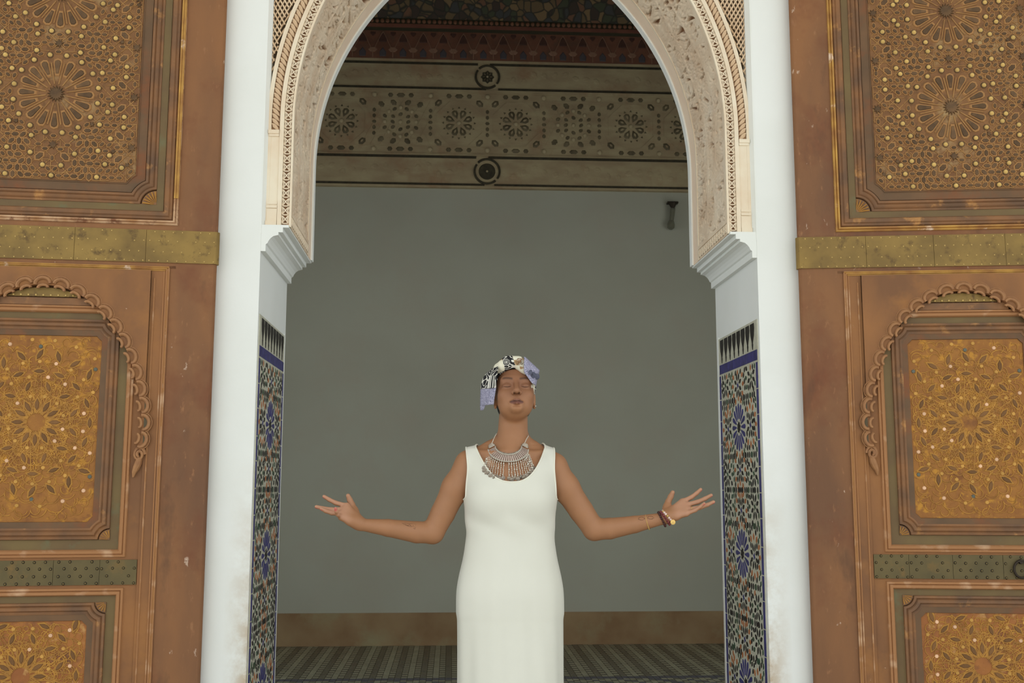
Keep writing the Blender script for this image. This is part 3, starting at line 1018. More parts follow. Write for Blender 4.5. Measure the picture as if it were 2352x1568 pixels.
def make_door(idx, mir, hinge, ang, dz):
    f3 = lambda u, v, w_: (mir * u, w_, v)
    n_ = 'left' if mir > 0 else 'right'
    b = MB()
    b.box(*sorted((mir * .006, mir * DW)), -.055, -.016, .06, 3.6)
    root = struct('door_%d' % idx, b, M['wood'])
    c, s = math.cos(ang), math.sin(ang)
    X = Vector((-c, -s, 0)) if mir > 0 else Vector((-c, s, 0))
    Y = Vector((0, 0, 1)).cross(X)
    root.matrix_world = Matrix(((X.x, Y.x, 0, hinge[0]), (X.y, Y.y, 0, hinge[1]), (0, 0, 1, dz), (0, 0, 0, 1)))
    root['label'] = ('tall carved and painted wooden door leaf folded open on the %s' % n_)

    def sweep(name, rect, prof, m, r=0., smooth=True, clip=None):
        """closed moulding run round a rectangle: prof = [(inset, w)]"""
        q = MB()
        loops = [outline(*rect, d=d, r=r) for d, _ in prof]
        k_ = len(loops[0])
        for lp, (d, w_) in zip(loops, prof):
            q.v += [f3(u, v, w_) for u, v in lp]
        for a in range(len(prof) - 1):
            for i in range(k_):
                q.f.append((a * k_ + i, a * k_ + (i + 1) % k_, (a + 1) * k_ + (i + 1) % k_, (a + 1) * k_ + i))
        q.mi = [0] * len(q.f)
        return q.build(name, m, root, smooth=smooth)
    def slab(name, u0, u1, v0, v1, w0, w1, m, par=None, r=0.):
        q = MB()
        if r:
            q.prism(outline(u0, u1, v0, v1, 0, r), f3, w0, w1)
        else:
            q.box(*sorted((mir * u0, mir * u1)), w0, w1, v0, v1)
        return q.build(name, m, par or root)
    def relief(poly, w0, w1, inset, name, m, par):
        q = MB(); q.prism(poly, f3, w0, w1, inset)
        return q.build(name, m, par)
    cache = {}
    def stamp(key, poly, w0, w1, inset, name, m, par, u, v, a=0., sc=1.):
        if key not in cache:
            q = MB(); q.prism(poly, lambda p, q_, w_: (mir * p, w_, q_), w0, w1, inset)
            cache[key] = q.mesh(name, m)
        return link(name, cache[key], par, Matrix.Translation((mir * u, 0, v)) @ Matrix.Rotation(mir * a, 4, 'Y') @ Matrix.Diagonal((sc, 1, sc, 1)))
    def dome(key, r, h, w0, name, m, par, u, v):
        if key not in cache:
            q = MB(); q.sphere((0, w0, 0), (r, h, r), 8, 5)
            cache[key] = q.mesh(name, m, True)
        return link(name, cache[key], par, Matrix.Translation((mir * u, 0, v)))

    for nm, u0, u1, v0, v1 in (('stile', .006, .1375, 2.02, 3.6), ('stile', DW - .1375, DW, 2.02, 3.6), ('stile', .006, .159, .06, 2.02), ('stile', DW - .159, DW, .06, 2.02),
                               ('wicket_stile', .2195, .2625, .06, 1.9), ('wicket_stile', DW - .2625, DW - .2195, .06, 1.9),
                               ('rail', .1375, DW - .1375, 2.01, 2.169), ('wicket_rail', .2625, DW - .2625, .889, .993), ('rail', .1375, DW - .1375, 3.51, 3.6), ('wicket_rail', .2625, DW - .2625, .06, .141)):
        q = MB(); q.box(*sorted((mir * u0, mir * u1)), -.018, 0, v0, v1)
        if nm == 'stile' and u0 < .01: q.tube([(mir * .009, -.012, v0), (mir * .009, -.012, v1)], .0125, 10)
        q.build(nm, M['wood' if 'wicket' not in nm else 'wood_wicket'], root, smooth=True)
    # ---- upper panel
    U0, U1, V0, V1 = .137, DW - .137, 2.168, 3.52
    sweep('gilt_bead', (U0, U1, V0, V1), [(0, 0), (.001, .006), (.006, .009), (.009, .004), (.011, .009), (.017, .008), (.019, 0)], M['flaked' if mir > 0 else 'mould_gold'])
    if mir > 0:
        for u in (U0, U1 - .019):
            q = MB()
            for du in (.005, .0135):
                q.tube([(mir * (u + du), .0075, V0 + .1), (mir * (u + du), .0075, V1)], .0045, 6)
            q.build('gilt_fillet', M['mould_gold'], root, smooth=True)
    sweep('panel_moulding', (.156, DW - .156, 2.187, 3.50), [(0, 0), (.004, .007), (.012, .003), (.016, .008), (.028, .010), (.033, .003), (.034, -.004)], M['mould'])
    sweep('olive_band', (.190, DW - .190, 2.219, 3.466), [(0, -.004), (.001, .001), (.026, .001), (.0265, -.006)], M['green'], smooth=False)
    NR = .056
    rect = (.215, DW - .215, 2.243, 3.44)
    sweep('inner_moulding', rect, [(0, -.004), (.002, .004), (.008, .006), (.012, .001), (.016, .006), (.024, .008), (.029, .002), (.032, .006), (.040, .005), (.043, -.003)], M['mould'], NR)
    for cu in (rect[0], rect[1]):
        for cv in (rect[2], rect[3]):
            sx = 1 if cu == rect[0] else -1
            sz = 1 if cv == rect[2] else -1
            poly = [(cu, cv)] + [(cu + sx * (NR - .004) * math.cos(PI / 2 * i / 8), cv + sz * (NR - .004) * math.sin(PI / 2 * i / 8)) for i in range(9)]
            sh = relief(poly, -.004, .002, .02, 'corner_shell', M['mould'], root)
            for i in range(6):
                a = PI / 2 * (i + .5) / 6
                q = MB()
                q.tube([f3(cu + sx * .010 * math.cos(a), cv + sz * .010 * math.sin(a), .002), f3(cu + sx * .03 * math.cos(a), cv + sz * .03 * math.sin(a), .005), f3(cu + sx * .049 * math.cos(a), cv + sz * .049 * math.sin(a), .003)], [.001, .0028, .0022], 5)
                q.build('shell_rib', M['scroll'], sh, smooth=True)
    sweep('panel_border', rect, [(.043, -.004), (.044, 0), (.072, .001), (.0735, .004), (.076, .004), (.078, -.003)], M['border'], NR)
    FU0, FU1, FV0, FV1 = rect[0] + .078, rect[1] - .078, rect[2] + .078, rect[3] - .078
    fld = relief(outline(*rect, d=.078, r=NR), -.008, .0, 0, 'carved_panel', M['field'], root)
    def inside(u, v, m_=.0):
        if not (FU0 + m_ < u < FU1 - m_ and FV0 + m_ < v < min(FV1, 3.24) - m_): return False
        for cu in (rect[0], rect[1]):
            if math.hypot(u - cu, v - rect[2]) < NR + .078 + m_: return False
        return True
    st = MB()
    def bar(u0, v0, u1, v1, r=.0022):
        if inside(u0, v0) and inside(u1, v1):
            st.tube([f3(u0, v0, .0005), f3(u1, v1, .0005)], r, 4)
    placed = []
    def free(u, v, r):
        return all((a - u) ** 2 + (c_ - v) ** 2 > (q_ + r) ** 2 for a, c_, q_ in placed)
    long_ = [(-.0060, -.032), (.0060, -.032), (.0130, .016), (.0110, .026), (0, .031), (-.0110, .026), (-.0130, .016)]
    rim_ = [(x * 1.24, y * 1.11 + .001) for x, y in long_]
    hx = hexa(.040, .021)
    def hexp(u, v, a, sc=1.):
        if inside(u, v, .017 * sc) and free(u, v, .0155 * sc):
            stamp('hr%.2f' % sc, [(x * 1.28 * sc, y * 1.22 * sc) for x, y in hx], 0, .0032, .1, 'hexagon_rim', M['petal_rim'], fld, u, v, a)
            stamp('hx%.2f' % sc, [(x * sc, y * sc) for x, y in hx], 0, .0055, .3, 'hexagon_inlay', M['petal'], fld, u, v, a)
            placed.append((u, v, .0155 * sc))
    def studp(u, v):
        if inside(u, v, .011) and free(u, v, .0095):
            stamp('sr', oval(.0255, .0255, 8), 0, .0025, .1, 'stud_ring', M['petal'], fld, u, v)
            dome('st', .0085, .006, .003, 'yellow_stud', M['stud'], fld, u, v)
            placed.append((u, v, .0105))
    def starp(u, v, n=8, r=.019, m=None):
        if inside(u, v, .012) and free(u, v, r * .8):
            stamp('s%d%.3f' % (n, r), star(n, r * .55, r), 0, .004, .25, 'star_inlay', m or M['petal'], fld, u, v, .2)
            placed.append((u, v, r * .85))
    ros = [(AX, 2.642 + .382 * i) for i in range(2)]
    for (u, v) in ros:
        placed.append((u, v, .135))
        q = stamp('core', star(16, .022, .033), 0, .005, .2, 'rosette_star', M['petal'], fld, u, v)
        for i in range(16):
            a = 2 * PI * i / 16
            cu, cv = u + math.sin(a) * .100, v + math.cos(a) * .100
            if v + .0 > 3.2: continue
            if cv > 3.17: continue
            stamp('lr', rim_, 0, .0035, .08, 'petal_rim', M['petal_rim'], fld, cu, cv, a)
            stamp('lp', long_, 0, .0065, .3, 'petal_inlay', M['petal'], fld, cu, cv, a)
            bm_ = a + PI / 16
            bar(u + math.sin(bm_) * .036, v + math.cos(bm_) * .036, u + math.sin(bm_) * .118, v + math.cos(bm_) * .118, .0028)
        placed[-1] = placed[-1]
        k_ = len(placed)
        for i in range(16):
            a = 2 * PI * (i + .5) / 16
            studp(u + math.sin(a) * .148, v + math.cos(a) * .148)
        for i in range(16):
            a = 2 * PI * i / 16
            hexp(u + math.sin(a) * .158, v + math.cos(a) * .158, a + PI / 2, .62)
    # eightfold stars on the edges and between the rosettes, with hexagons round them
    nodes = []
    for i in range(-1, 3):
        for j in (-1, 0, 1):
            nodes.append((AX + j * .272, 2.642 + .191 * i))
    for (u, v) in nodes:
        if not free(u, v, .01): continue
        starp(u, v)
        for i in range(8):
            a = PI / 4 * i
            if i % 2:
                hexp(u + math.sin(a) * .062, v + math.cos(a) * .062, a)
            else:
                hexp(u + math.sin(a) * .050, v + math.cos(a) * .050, a, .62)
        for i in range(8):
            a = PI / 4 * (i + .5)
            studp(u + math.sin(a) * .082, v + math.cos(a) * .082)
    rs = random.Random(3)
    gv = FV0 + .016
    row = 0
    while gv < 3.12:
        gu = 0
        while gu < .30:
            t = (row * 3 + int(gu * 100)) % 3
            for sg in (-1, 1):
                u = AX + sg * (gu + (.012 if row % 2 else 0))
                if t == 0 and (row + int(gu * 77)) % 4 == 0: studp(u, gv)
                elif t == 1: hexp(u, gv, (.785, 0, -.785, 1.57)[(row + int(gu * 40)) % 4] * sg, .8)
                else: hexp(u, gv, (1.57, .785)[row % 2] * sg, .62)
                starp(u, gv, 6, .011, M['petal'])
            gu += .026
        gv += .0245
        row += 1
    # straight strapwork lines
    for k_ in range(-14, 15):
        for sl in (-1, 1):
            for q_ in range(26):
                u0 = AX + k_ * .0477 + sl * (q_ * .03 - .39); v0 = 2.30 + q_ * .03
                if math.hypot(u0 - AX, v0 - 2.642) < .165 or math.hypot(u0 - AX, v0 - 3.024) < .165: continue
                bar(u0, v0, u0 + sl * .028, v0 + .028, .0020)
    for i in range(34):
        v = FV0 + .004 + i * .0239
        for q_ in range(20):
            u0 = FU0 + .004 + q_ * .029
            if math.hypot(u0 + .014 - AX, v - 2.642) < .165 or math.hypot(u0 + .014 - AX, v - 3.024) < .165: continue
            if (i * 5 + q_ * 3) % 4 < 2: bar(u0, v, u0 + .028, v, .0018)
            if (i * 3 + q_ * 5) % 4 < 2: bar(u0, v, u0, v + .023, .0018)
    st.build('strapwork', M['strap'], fld, kind='stuff')
    # board seam
    slab('board_seam', AX + .196, AX + .199, FV0, 3.2, .0, .0008, M['petal'], fld)

    # ---- brass bands
    def band(u0, u1, v0, v1, m, rm, rows, pitch, plates, dents):
        cuts = [u0 + (u1 - u0) * t for t in plates]
        for a, c_ in zip(cuts[:-1], cuts[1:]):
            q = MB(); q.box(*sorted((mir * (a + .0006), mir * (c_ - .0006))), 0, .0045 + .0006 * random.random(), v0, v1)
            pl = q.build('brass_plate', m, root)
            rv = MB()
            u = a + .008
            i = 0
            while u < c_ - .006:
                for j, fr in enumerate(rows):
                    if random.random() < .06: continue
                    x = u + (pitch / 2 if j % 2 else 0)
                    if x > c_ - .004: continue
                    v = v0 + (v1 - v0) * fr + random.uniform(-.001, .001)
                    if dents:
                        rv.tube([f3(x, v, .004), f3(x, v, .0065)], [.0062, .0040], 7, 1)
                        rv.sphere(f3(x, v, .006), (.0036, .003, .0036), 6, 4, 0)
                    else:
                        rv.sphere(f3(x, v, .0048), (.0030, .0026, .0030), 6, 4, 0)
                u += pitch
            rv.build('rivets', [rm, M['iron']], pl, smooth=True, kind='stuff')
    band(-.001, DW, 2.031, 2.150, M['brass'], M['rivet'], (.05, .33, .66, .94), .032, (0, .21, .42, .64, .82, 1), False)
    q = MB(); q.tube([(mir * .007, -.012, 2.031), (mir * .007, -.012, 2.150)], .0175, 10); q.build('brass_wrap', M['brass'], root, smooth=True)

    # ---- frame of the wicket
    W0 = .158
    for u, d in ((W0, 1), (DW - W0, -1)):
        q = MB()
        for du, rr in ((.002, .003), (.009, .0035), (.018, .0025), (.050, .003)):
            q.tube([f3(u + d * du, 2.014 - du * .8, .0045), f3(u + d * du, .12, .0045)], rr, 6)
        q.build('jamb_bead', M['flaked_edge'], root, smooth=True)
        q = MB(); q.tube([f3(u + d * .0055, 2.010, .0035), f3(u + d * .0055, .12, .0035)], .0022, 6)
        q.build('jamb_fillet', M['mould_gold'], root, smooth=True)
        slab('jamb_strip', *sorted((u + d * .001, u + d * .062)), .10, 2.016, 0, .004, M['wood_wicket'])
    q = MB()
    for dv, rr in ((.002, .003), (.008, .0035), (.014, .0025)):
        q.tube([f3(W0 + dv, 2.016 - dv, .0045), f3(DW - W0 - dv, 2.016 - dv, .0045)], rr, 6)
    q.build('head_bead', M['mould_gold'], root, smooth=True)
    # spandrel plate with an arched cut-out
    ap = [(0, 1.938), (.06, 1.932), (.11, 1.913), (.155, 1.885), (.195, 1.855), (.235, 1.808), (.268, 1.758), (.296, 1.702), (.318, 1.645), (.336, 1.580), (.350, 1.515), (.357, 1.455), (.354, 1.408), (.346, 1.375)]
    q = MB()
    ou = AX - W0 - .062
    for sg in (-1, 1):
        vs = []
        for w_ in (0., .015):
            for (du, v) in ap:
                vs.append(f3(AX + sg * du, v, w_))
            for i, (du, v) in enumerate(ap):
                # matching point on the outer rectangle
                t = i / (len(ap) - 1)
                if i <= 6: oq = (max(du, ou * (i / 6)), 2.000)
                else: oq = (max(ou, .3625), 2.0 + (1.375 - 2.0) * (i - 6) / 7)
                vs.append(f3(AX + sg * oq[0], oq[1], w_))
        n = len(ap)
        fs = []
        for i in range(n - 1):
            fs.append((2 * n + i, 2 * n + i + 1, 3 * n + i + 1, 3 * n + i))
            fs.append((i, i + 1, 2 * n + i + 1, 2 * n + i))
        q.add(vs, fs)
    q.build('spandrel_plate', M['wood_wicket'], root)
    # lobed arch: double crescents
    dist = [0]
    for i in range(1, len(ap)):
        dist.append(dist[-1] + math.hypot(ap[i][0] - ap[i - 1][0], ap[i][1] - ap[i - 1][1]))
    def along(s_):
        for i in range(1, len(ap)):
            if s_ <= dist[i]:
                t = (s_ - dist[i - 1]) / (dist[i] - dist[i - 1])
                return ap[i - 1][0] + t * (ap[i][0] - ap[i - 1][0]), ap[i - 1][1] + t * (ap[i][1] - ap[i - 1][1]), math.atan2(ap[i][1] - ap[i - 1][1], ap[i][0] - ap[i - 1][0])
        return ap[-1][0], ap[-1][1], -PI / 2
    lobe = MB()
    arc = lambda ru, rv, a0, a1, w_, n=9, dv=0.: [(mir * ru * math.cos(a0 + (a1 - a0) * i / (n - 1)), w_, dv + rv * math.sin(a0 + (a1 - a0) * i / (n - 1))) for i in range(n)]
    lobe.tube(arc(.0255, .0205, -.15, PI + .15, .010, dv=.004), .0066, 6, 0)
    lobe.tube(arc(.0165, .0095, -.2, PI + .2, .009, dv=-.011), .0056, 6, 0)
    lobe.tube(arc(.034, .030, .15, PI - .15, .0065, dv=.004), .0022, 5, 0)
    lobe.prism([(p[0] * mir, p[2]) for p in arc(.0225, .018, 0, PI, 0, dv=.003)], f3, .004, .0068, 0, 1)
    lobe_me = lobe.mesh('arch_lobe', [M['lobe'], M['lobe_dk']], True)
    nl = 13
    for sg in (-1, 1):
        for i in range(nl):
            if i == 0 and sg < 0: continue
            s_ = .001 + dist[-1] * i / (nl - .6)
            du, v, a = along(s_)
            link('arch_lobe', lobe_me, root, Matrix.Translation((mir * (AX + sg * du), .008, v)) @ Matrix.Rotation(-mir * a * sg, 4, 'Y'))
        # carved scroll at the foot of the arch
        q = MB()
        pts = []
        for i in range(22):
            a = i / 21 * 3.6 * PI
            rr = .026 * (1 - i / 26)
            pts.append(f3(AX + sg * (.352 + rr * math.cos(a) * .75), 1.345 + rr * math.sin(a), .012 + i * .0003))
        q.tube(pts, .0055, 6)
        q.tube([f3(AX + sg * .354, 1.335, .010), f3(AX + sg * .350, 1.315, .010), f3(AX + sg * .343, 1.298, .009), f3(AX + sg * .337, 1.283, .008), f3(AX + sg * .334, 1.266, .006)], [.010, .0125, .0115, .008, .003], 8)
        q.build('arch_scroll', M['lobe'], root, smooth=True)
    # brass lunette with rivets at the crown of the arch
    lun = [(AX - .125, 1.897), (AX + .125, 1.897), (AX + .09, 1.915), (AX + .05, 1.926), (AX, 1.930), (AX - .05, 1.926), (AX - .09, 1.915)]
    l_ = relief(lun, 0, .003, 0, 'brass_lunette', M['brass'], root)
    rv = MB()
    for i in range(9):
        rv.sphere(f3(AX - .10 + i * .025, 1.902, .004), (.0042, .003, .0042), 6, 4)
    rv.build('rivets', M['rivet'], l_, smooth=True, kind='stuff')

    # ---- panels of the wicket
    def panel(v0, v1, top_mould, base_m, seed, rows):
        rect_o = (.262, DW - .262, v0, v1)
        sweep('wicket_bead', rect_o, [(0, 0), (.002, .006), (.008, .008), (.011, .003), (.013, .007), (.022, .008), (.026, .002), (.027, -.004)], M['flaked_edge'])
        rg = (.287, DW - .287, v0 + .026, v1 - .026)
        sweep('olive_band', rg, [(0, -.008), (.001, -.004), (.034, -.004), (.0345, -.010)], M['green'], smooth=False)
        rm = (.318, DW - .318, v0 + .060, v1 - .048)
        sweep('inner_moulding', rm, [(0, -.008), (.002, .004), (.009, .006), (.013, .001), (.017, .006), (.026, .007), (.030, .001), (.034, .004), (.040, .002)], M['mould'], .038)
        sweep('panel_border', rm, [(.040, .001), (.060, .0), (.061, -.006)], M['border'], .038)
        for cu in (rm[0], rm[1]):
            for cv in (rm[2], rm[3]):
                sx = 1 if cu == rm[0] else -1
                sz = 1 if cv == rm[2] else -1
                poly = [(cu, cv)] + [(cu + sx * .036 * math.cos(PI / 2 * i / 6), cv + sz * .036 * math.sin(PI / 2 * i / 6)) for i in range(7)]
                sh = relief(poly, -.008, 0, .02, 'corner_shell', M['mould'], root)
                for i in range(5):
                    a = PI / 2 * (i + .5) / 5
                    q = MB()
                    q.tube([f3(cu + sx * .008 * math.cos(a), cv + sz * .008 * math.sin(a), 0), f3(cu + sx * .032 * math.cos(a), cv + sz * .032 * math.sin(a), .001)], [.001, .002], 5)
                    q.build('shell_rib', M['scroll'], sh, smooth=True)
        fo = outline(*rm, d=.061, r=.038)
        fl = relief(fo, -.012, -.004, 0, 'painted_panel', base_m, root)
        a0, a1, b0, b1 = rm[0] + .061, rm[1] - .061, rm[2] + .061, rm[3] - .061
        def ins(u, v, m_=0.):
            if not (a0 + m_ < u < a1 - m_ and b0 + m_ < v < b1 - m_): return False
            for cu in (rm[0], rm[1]):
                for cv in (rm[2], rm[3]):
                    if math.hypot(u - cu, v - cv) < .099 + m_: return False
            return True
        rs = random.Random(seed)
        W = -.004
        sc = MB()
        def curl(u, v, a, r, turn, n=8, rad=.0021):
            pts = []
            for i in range(n):
                if not ins(u, v, .004): break
                pts.append(f3(u, v, W + .0008))
                a += turn
                u += math.sin(a) * r; v += math.cos(a) * r
            if len(pts) > 2:
                sc.tube(pts, rad, 4)
        pl = []
        def fr(u, v, r):
            return all((x - u) ** 2 + (y - v) ** 2 > (r + z) ** 2 for x, y, z in pl)
        def lf(u, v, a, l=1., m='leaf_dk'):
            if ins(u, v, .010):
                stamp('lo%.1f%d' % (l, seed), leaf(.064 * l, .027 * l), W, W + .0022, .12, 'leaf_rim', M['scroll'], fl, u, v, a)
                stamp('lf%.1f%s%d' % (l, m, seed), [(x, y) for x, y in leaf(.050 * l, .0175 * l)], W, W + .0045, .3, 'painted_leaf', M[m], fl, u, v, a)
                pl.append((u, v, .010))
        def fw_(u, v, m='pink'):
            if m == 'pink' and rs.random() < .68: m = 'ochre_flower'
            if ins(u, v, .008) and fr(u, v, .004):
                stamp('pf' + m + str(seed), oval(.0150, .0150, 7), W, W + .003, .2, 'painted_flower', M[m], fl, u, v, rs.random())
                pl.append((u, v, .006))
        for cv in rows:
            for i in range(12):
                a = 2 * PI * i / 12
                lf(AX + math.sin(a) * .062, cv + math.cos(a) * .062, a)
            for i in range(12):
                a = 2 * PI * (i + .5) / 12
                fw_(AX + math.sin(a) * .092, cv + math.cos(a) * .092)
                lf(AX + math.sin(a) * .128, cv + math.cos(a) * .128, a + (.6 if i % 2 else -.6), .9)
            for i in range(16):
                a = 2 * PI * i / 16
                lf(AX + math.sin(a) * .178, cv + math.cos(a) * .178, a + PI / 2, .9, 'leaf_dk')
                fw_(AX + math.sin(a + .2) * .160, cv + math.cos(a + .2) * .160)
            for i in range(24):
                a = 2 * PI * i / 24
                lf(AX + math.sin(a) * .238, cv + math.cos(a) * .238, a + (.5 if i % 2 else -.5), 1., 'leaf_dk')
                fw_(AX + math.sin(a) * .212, cv + math.cos(a) * .212)
                if i % 3 == 0: fw_(AX + math.sin(a) * .265, cv + math.cos(a) * .265, 'blue_dk')
                fw_(AX + math.sin(a + .1) * .29, cv + math.cos(a + .1) * .29)
            for k_ in range(36):
                a = 2 * PI * k_ / 36
                for r0, tn in ((.30, .4), (.30, -.4), (.33, .5), (.34, -.5), (.11, .6), (.11, -.6), (.16, .7), (.16, -.7), (.030, .14), (.030, -.14), (.085, .34), (.085, -.34), (.135, .5), (.135, -.5), (.185, .36), (.185, -.36), (.22, .5), (.22, -.5), (.26, .4), (.26, -.4)):
                    curl(AX + math.sin(a) * r0, cv + math.cos(a) * r0, a + rs.uniform(-.4, .4), .0085, tn * rs.uniform(.6, 1.4), 9, rs.uniform(.0012, .0021))
            # narrow interlaced ribs of the big star
            for k_ in range(12):
                a = 2 * PI * k_ / 12
                p0 = (AX + math.sin(a) * .03, cv + math.cos(a) * .03)
                for da in (.42, -.42):
                    p1 = (AX + math.sin(a + da) * .115, cv + math.cos(a + da) * .115)
                    p2 = (AX + math.sin(a + da * 1.2) * .2, cv + math.cos(a + da * 1.2) * .2)
                    for x, y in ((p0, p1), (p1, p2)):
                        if ins(*x, .004) and ins(*y, .004):
                            sc.tube([f3(*x, W + .0008), f3(*y, W + .0008)], .0019, 4)
        sc.build('scrollwork', M['scroll'], fl, kind='stuff')
        return rm
    panel(.992, 1.868, True, M['field2'], 11, (1.455,))
    # upper bead hides behind the arch: plain head moulding under the lunette
    slab('head_moulding', AX - .16, AX + .16, 1.868, 1.893, 0, .005, M['mould'])
    panel(.14, .890, True, M['field3'], 12, (.60,))
    band(.222, DW - .222, .900, .984, M['brass_dk'], M['rivet_dk'], (.07, .36, .66, .93), .036, (0, .17, .38, .62, .83, 1), True)
    # ring pull hung on the lower band, on the meeting side of the wicket
    if mir < 0:
        q = MB()
        q.tube([f3(.729, .962, .005), f3(.729, .962, .016)], [.009, .007], 10)
        rp = q.build('ring_pull', M['iron'], root, smooth=True, label='black iron ring pull')
        q = MB()
        q.tube([f3(.729 + .026 * math.sin(2 * PI * i / 24), .936 + .030 * math.cos(2 * PI * i / 24), .013) for i in range(24)], .0042, 8, closed=True)
        q.build('ring', M['iron'], rp, smooth=True)
    return root
make_door(1, 1, (-.858, 3.80), R(5), .0)
make_door(2, -1, (1.295, 3.80), R(8), .012)

# ------------------------------------------------------------------ signed distance modelling for the figure
def smin(a, b, k):
    h = np.clip(.5 + .5 * (b - a) / k, 0, 1)
    return b * (1 - h) + a * h - k * h * (1 - h)
def smax(a, b, k):
    return -smin(-a, -b, k)
class Prim:
    def __init__(s, op, k, lo, hi, fn):
        s.op, s.k, s.lo, s.hi, s.fn = op, k, np.array(lo), np.array(hi), fn
def cone(a, b, ra, rb, k=.01, op='u'):
    a = np.array(a, float); b = np.array(b, float)
    ba = b - a
    L2 = float(ba @ ba) + 1e-12
    def fn(P):
        t = np.clip(((P - a) @ ba) / L2, 0, 1)
        q = P - a - t[:, None] * ba
        return np.sqrt((q * q).sum(1)) - (ra + (rb - ra) * t)
    r = max(ra, rb)
    return Prim(op, k, np.minimum(a, b) - r, np.maximum(a, b) + r, fn)
def ell(c, r, k=.01, op='u', rot=None):
    c = np.array(c, float); r = np.array(r, float)
    def fn(P):
        q = P - c
        if rot is not None:
            q = q @ rot
        k0 = np.sqrt(((q / r) ** 2).sum(1)) + 1e-9
        k1 = np.sqrt(((q / r ** 2) ** 2).sum(1)) + 1e-9
        return k0 * (k0 - 1) / k1
    m = r.max() if rot is not None else r
    return Prim(op, k, c - m, c + m, fn)
def loft(tab, k=.02, op='u', pw=2.3):
    """tab rows: z, half width, half depth, x centre, y centre"""
    T = np.array(tab, float)
    def fn(P):
        z = np.clip(P[:, 2], T[0, 0], T[-1, 0])
        a = np.interp(z, T[:, 0], T[:, 1]); b_ = np.interp(z, T[:, 0], T[:, 2])
        xc = np.interp(z, T[:, 0], T[:, 3]); yc = np.interp(z, T[:, 0], T[:, 4])
        u = np.abs(P[:, 0] - xc) / a; v = np.abs(P[:, 1] - yc) / b_
        d = ((u ** pw + v ** pw + 1e-12) ** (1 / pw) - 1) * np.minimum(a, b_)
        dz = np.abs(P[:, 2] - z)
        return np.where(dz > 0, np.sqrt(np.maximum(d, 0) ** 2 + dz ** 2) + np.minimum(d, 0) * 0, d)
    return Prim(op, k, (T[:, 3].min() - T[:, 1].max(), T[:, 4].min() - T[:, 2].max(), T[0, 0]), (T[:, 3].max() + T[:, 1].max(), T[:, 4].max() + T[:, 2].max(), T[-1, 0]), fn)
def smooth_tab(rows, n=60):
    """cubic resample of a loft table"""
    A = np.array(rows, float)
    z = A[:, 0]
    zz = np.linspace(z[0], z[-1], n)
    out = [zz]
    for c in range(1, A.shape[1]):
        y = A[:, c]
        m = np.gradient(y, z)
        i = np.clip(np.searchsorted(z, zz) - 1, 0, len(z) - 2)
        h = z[i + 1] - z[i]
        t = (zz - z[i]) / h
        out.append((2 * t ** 3 - 3 * t ** 2 + 1) * y[i] + (t ** 3 - 2 * t ** 2 + t) * h * m[i] + (-2 * t ** 3 + 3 * t ** 2) * y[i + 1] + (t ** 3 - t ** 2) * h * m[i + 1])
    return np.stack(out, 1)
def field(prims, P):
    d = np.full(len(P), 1.)
    for p in prims:
        if p.op == 'o':            # offset everything so far
            d = d - p.k
            continue
        e = p.fn(P)
        if p.op == 'u':
            d = smin(d, e, p.k)
        elif p.op == 's':
            d = smax(d, -e, p.k)
    return d
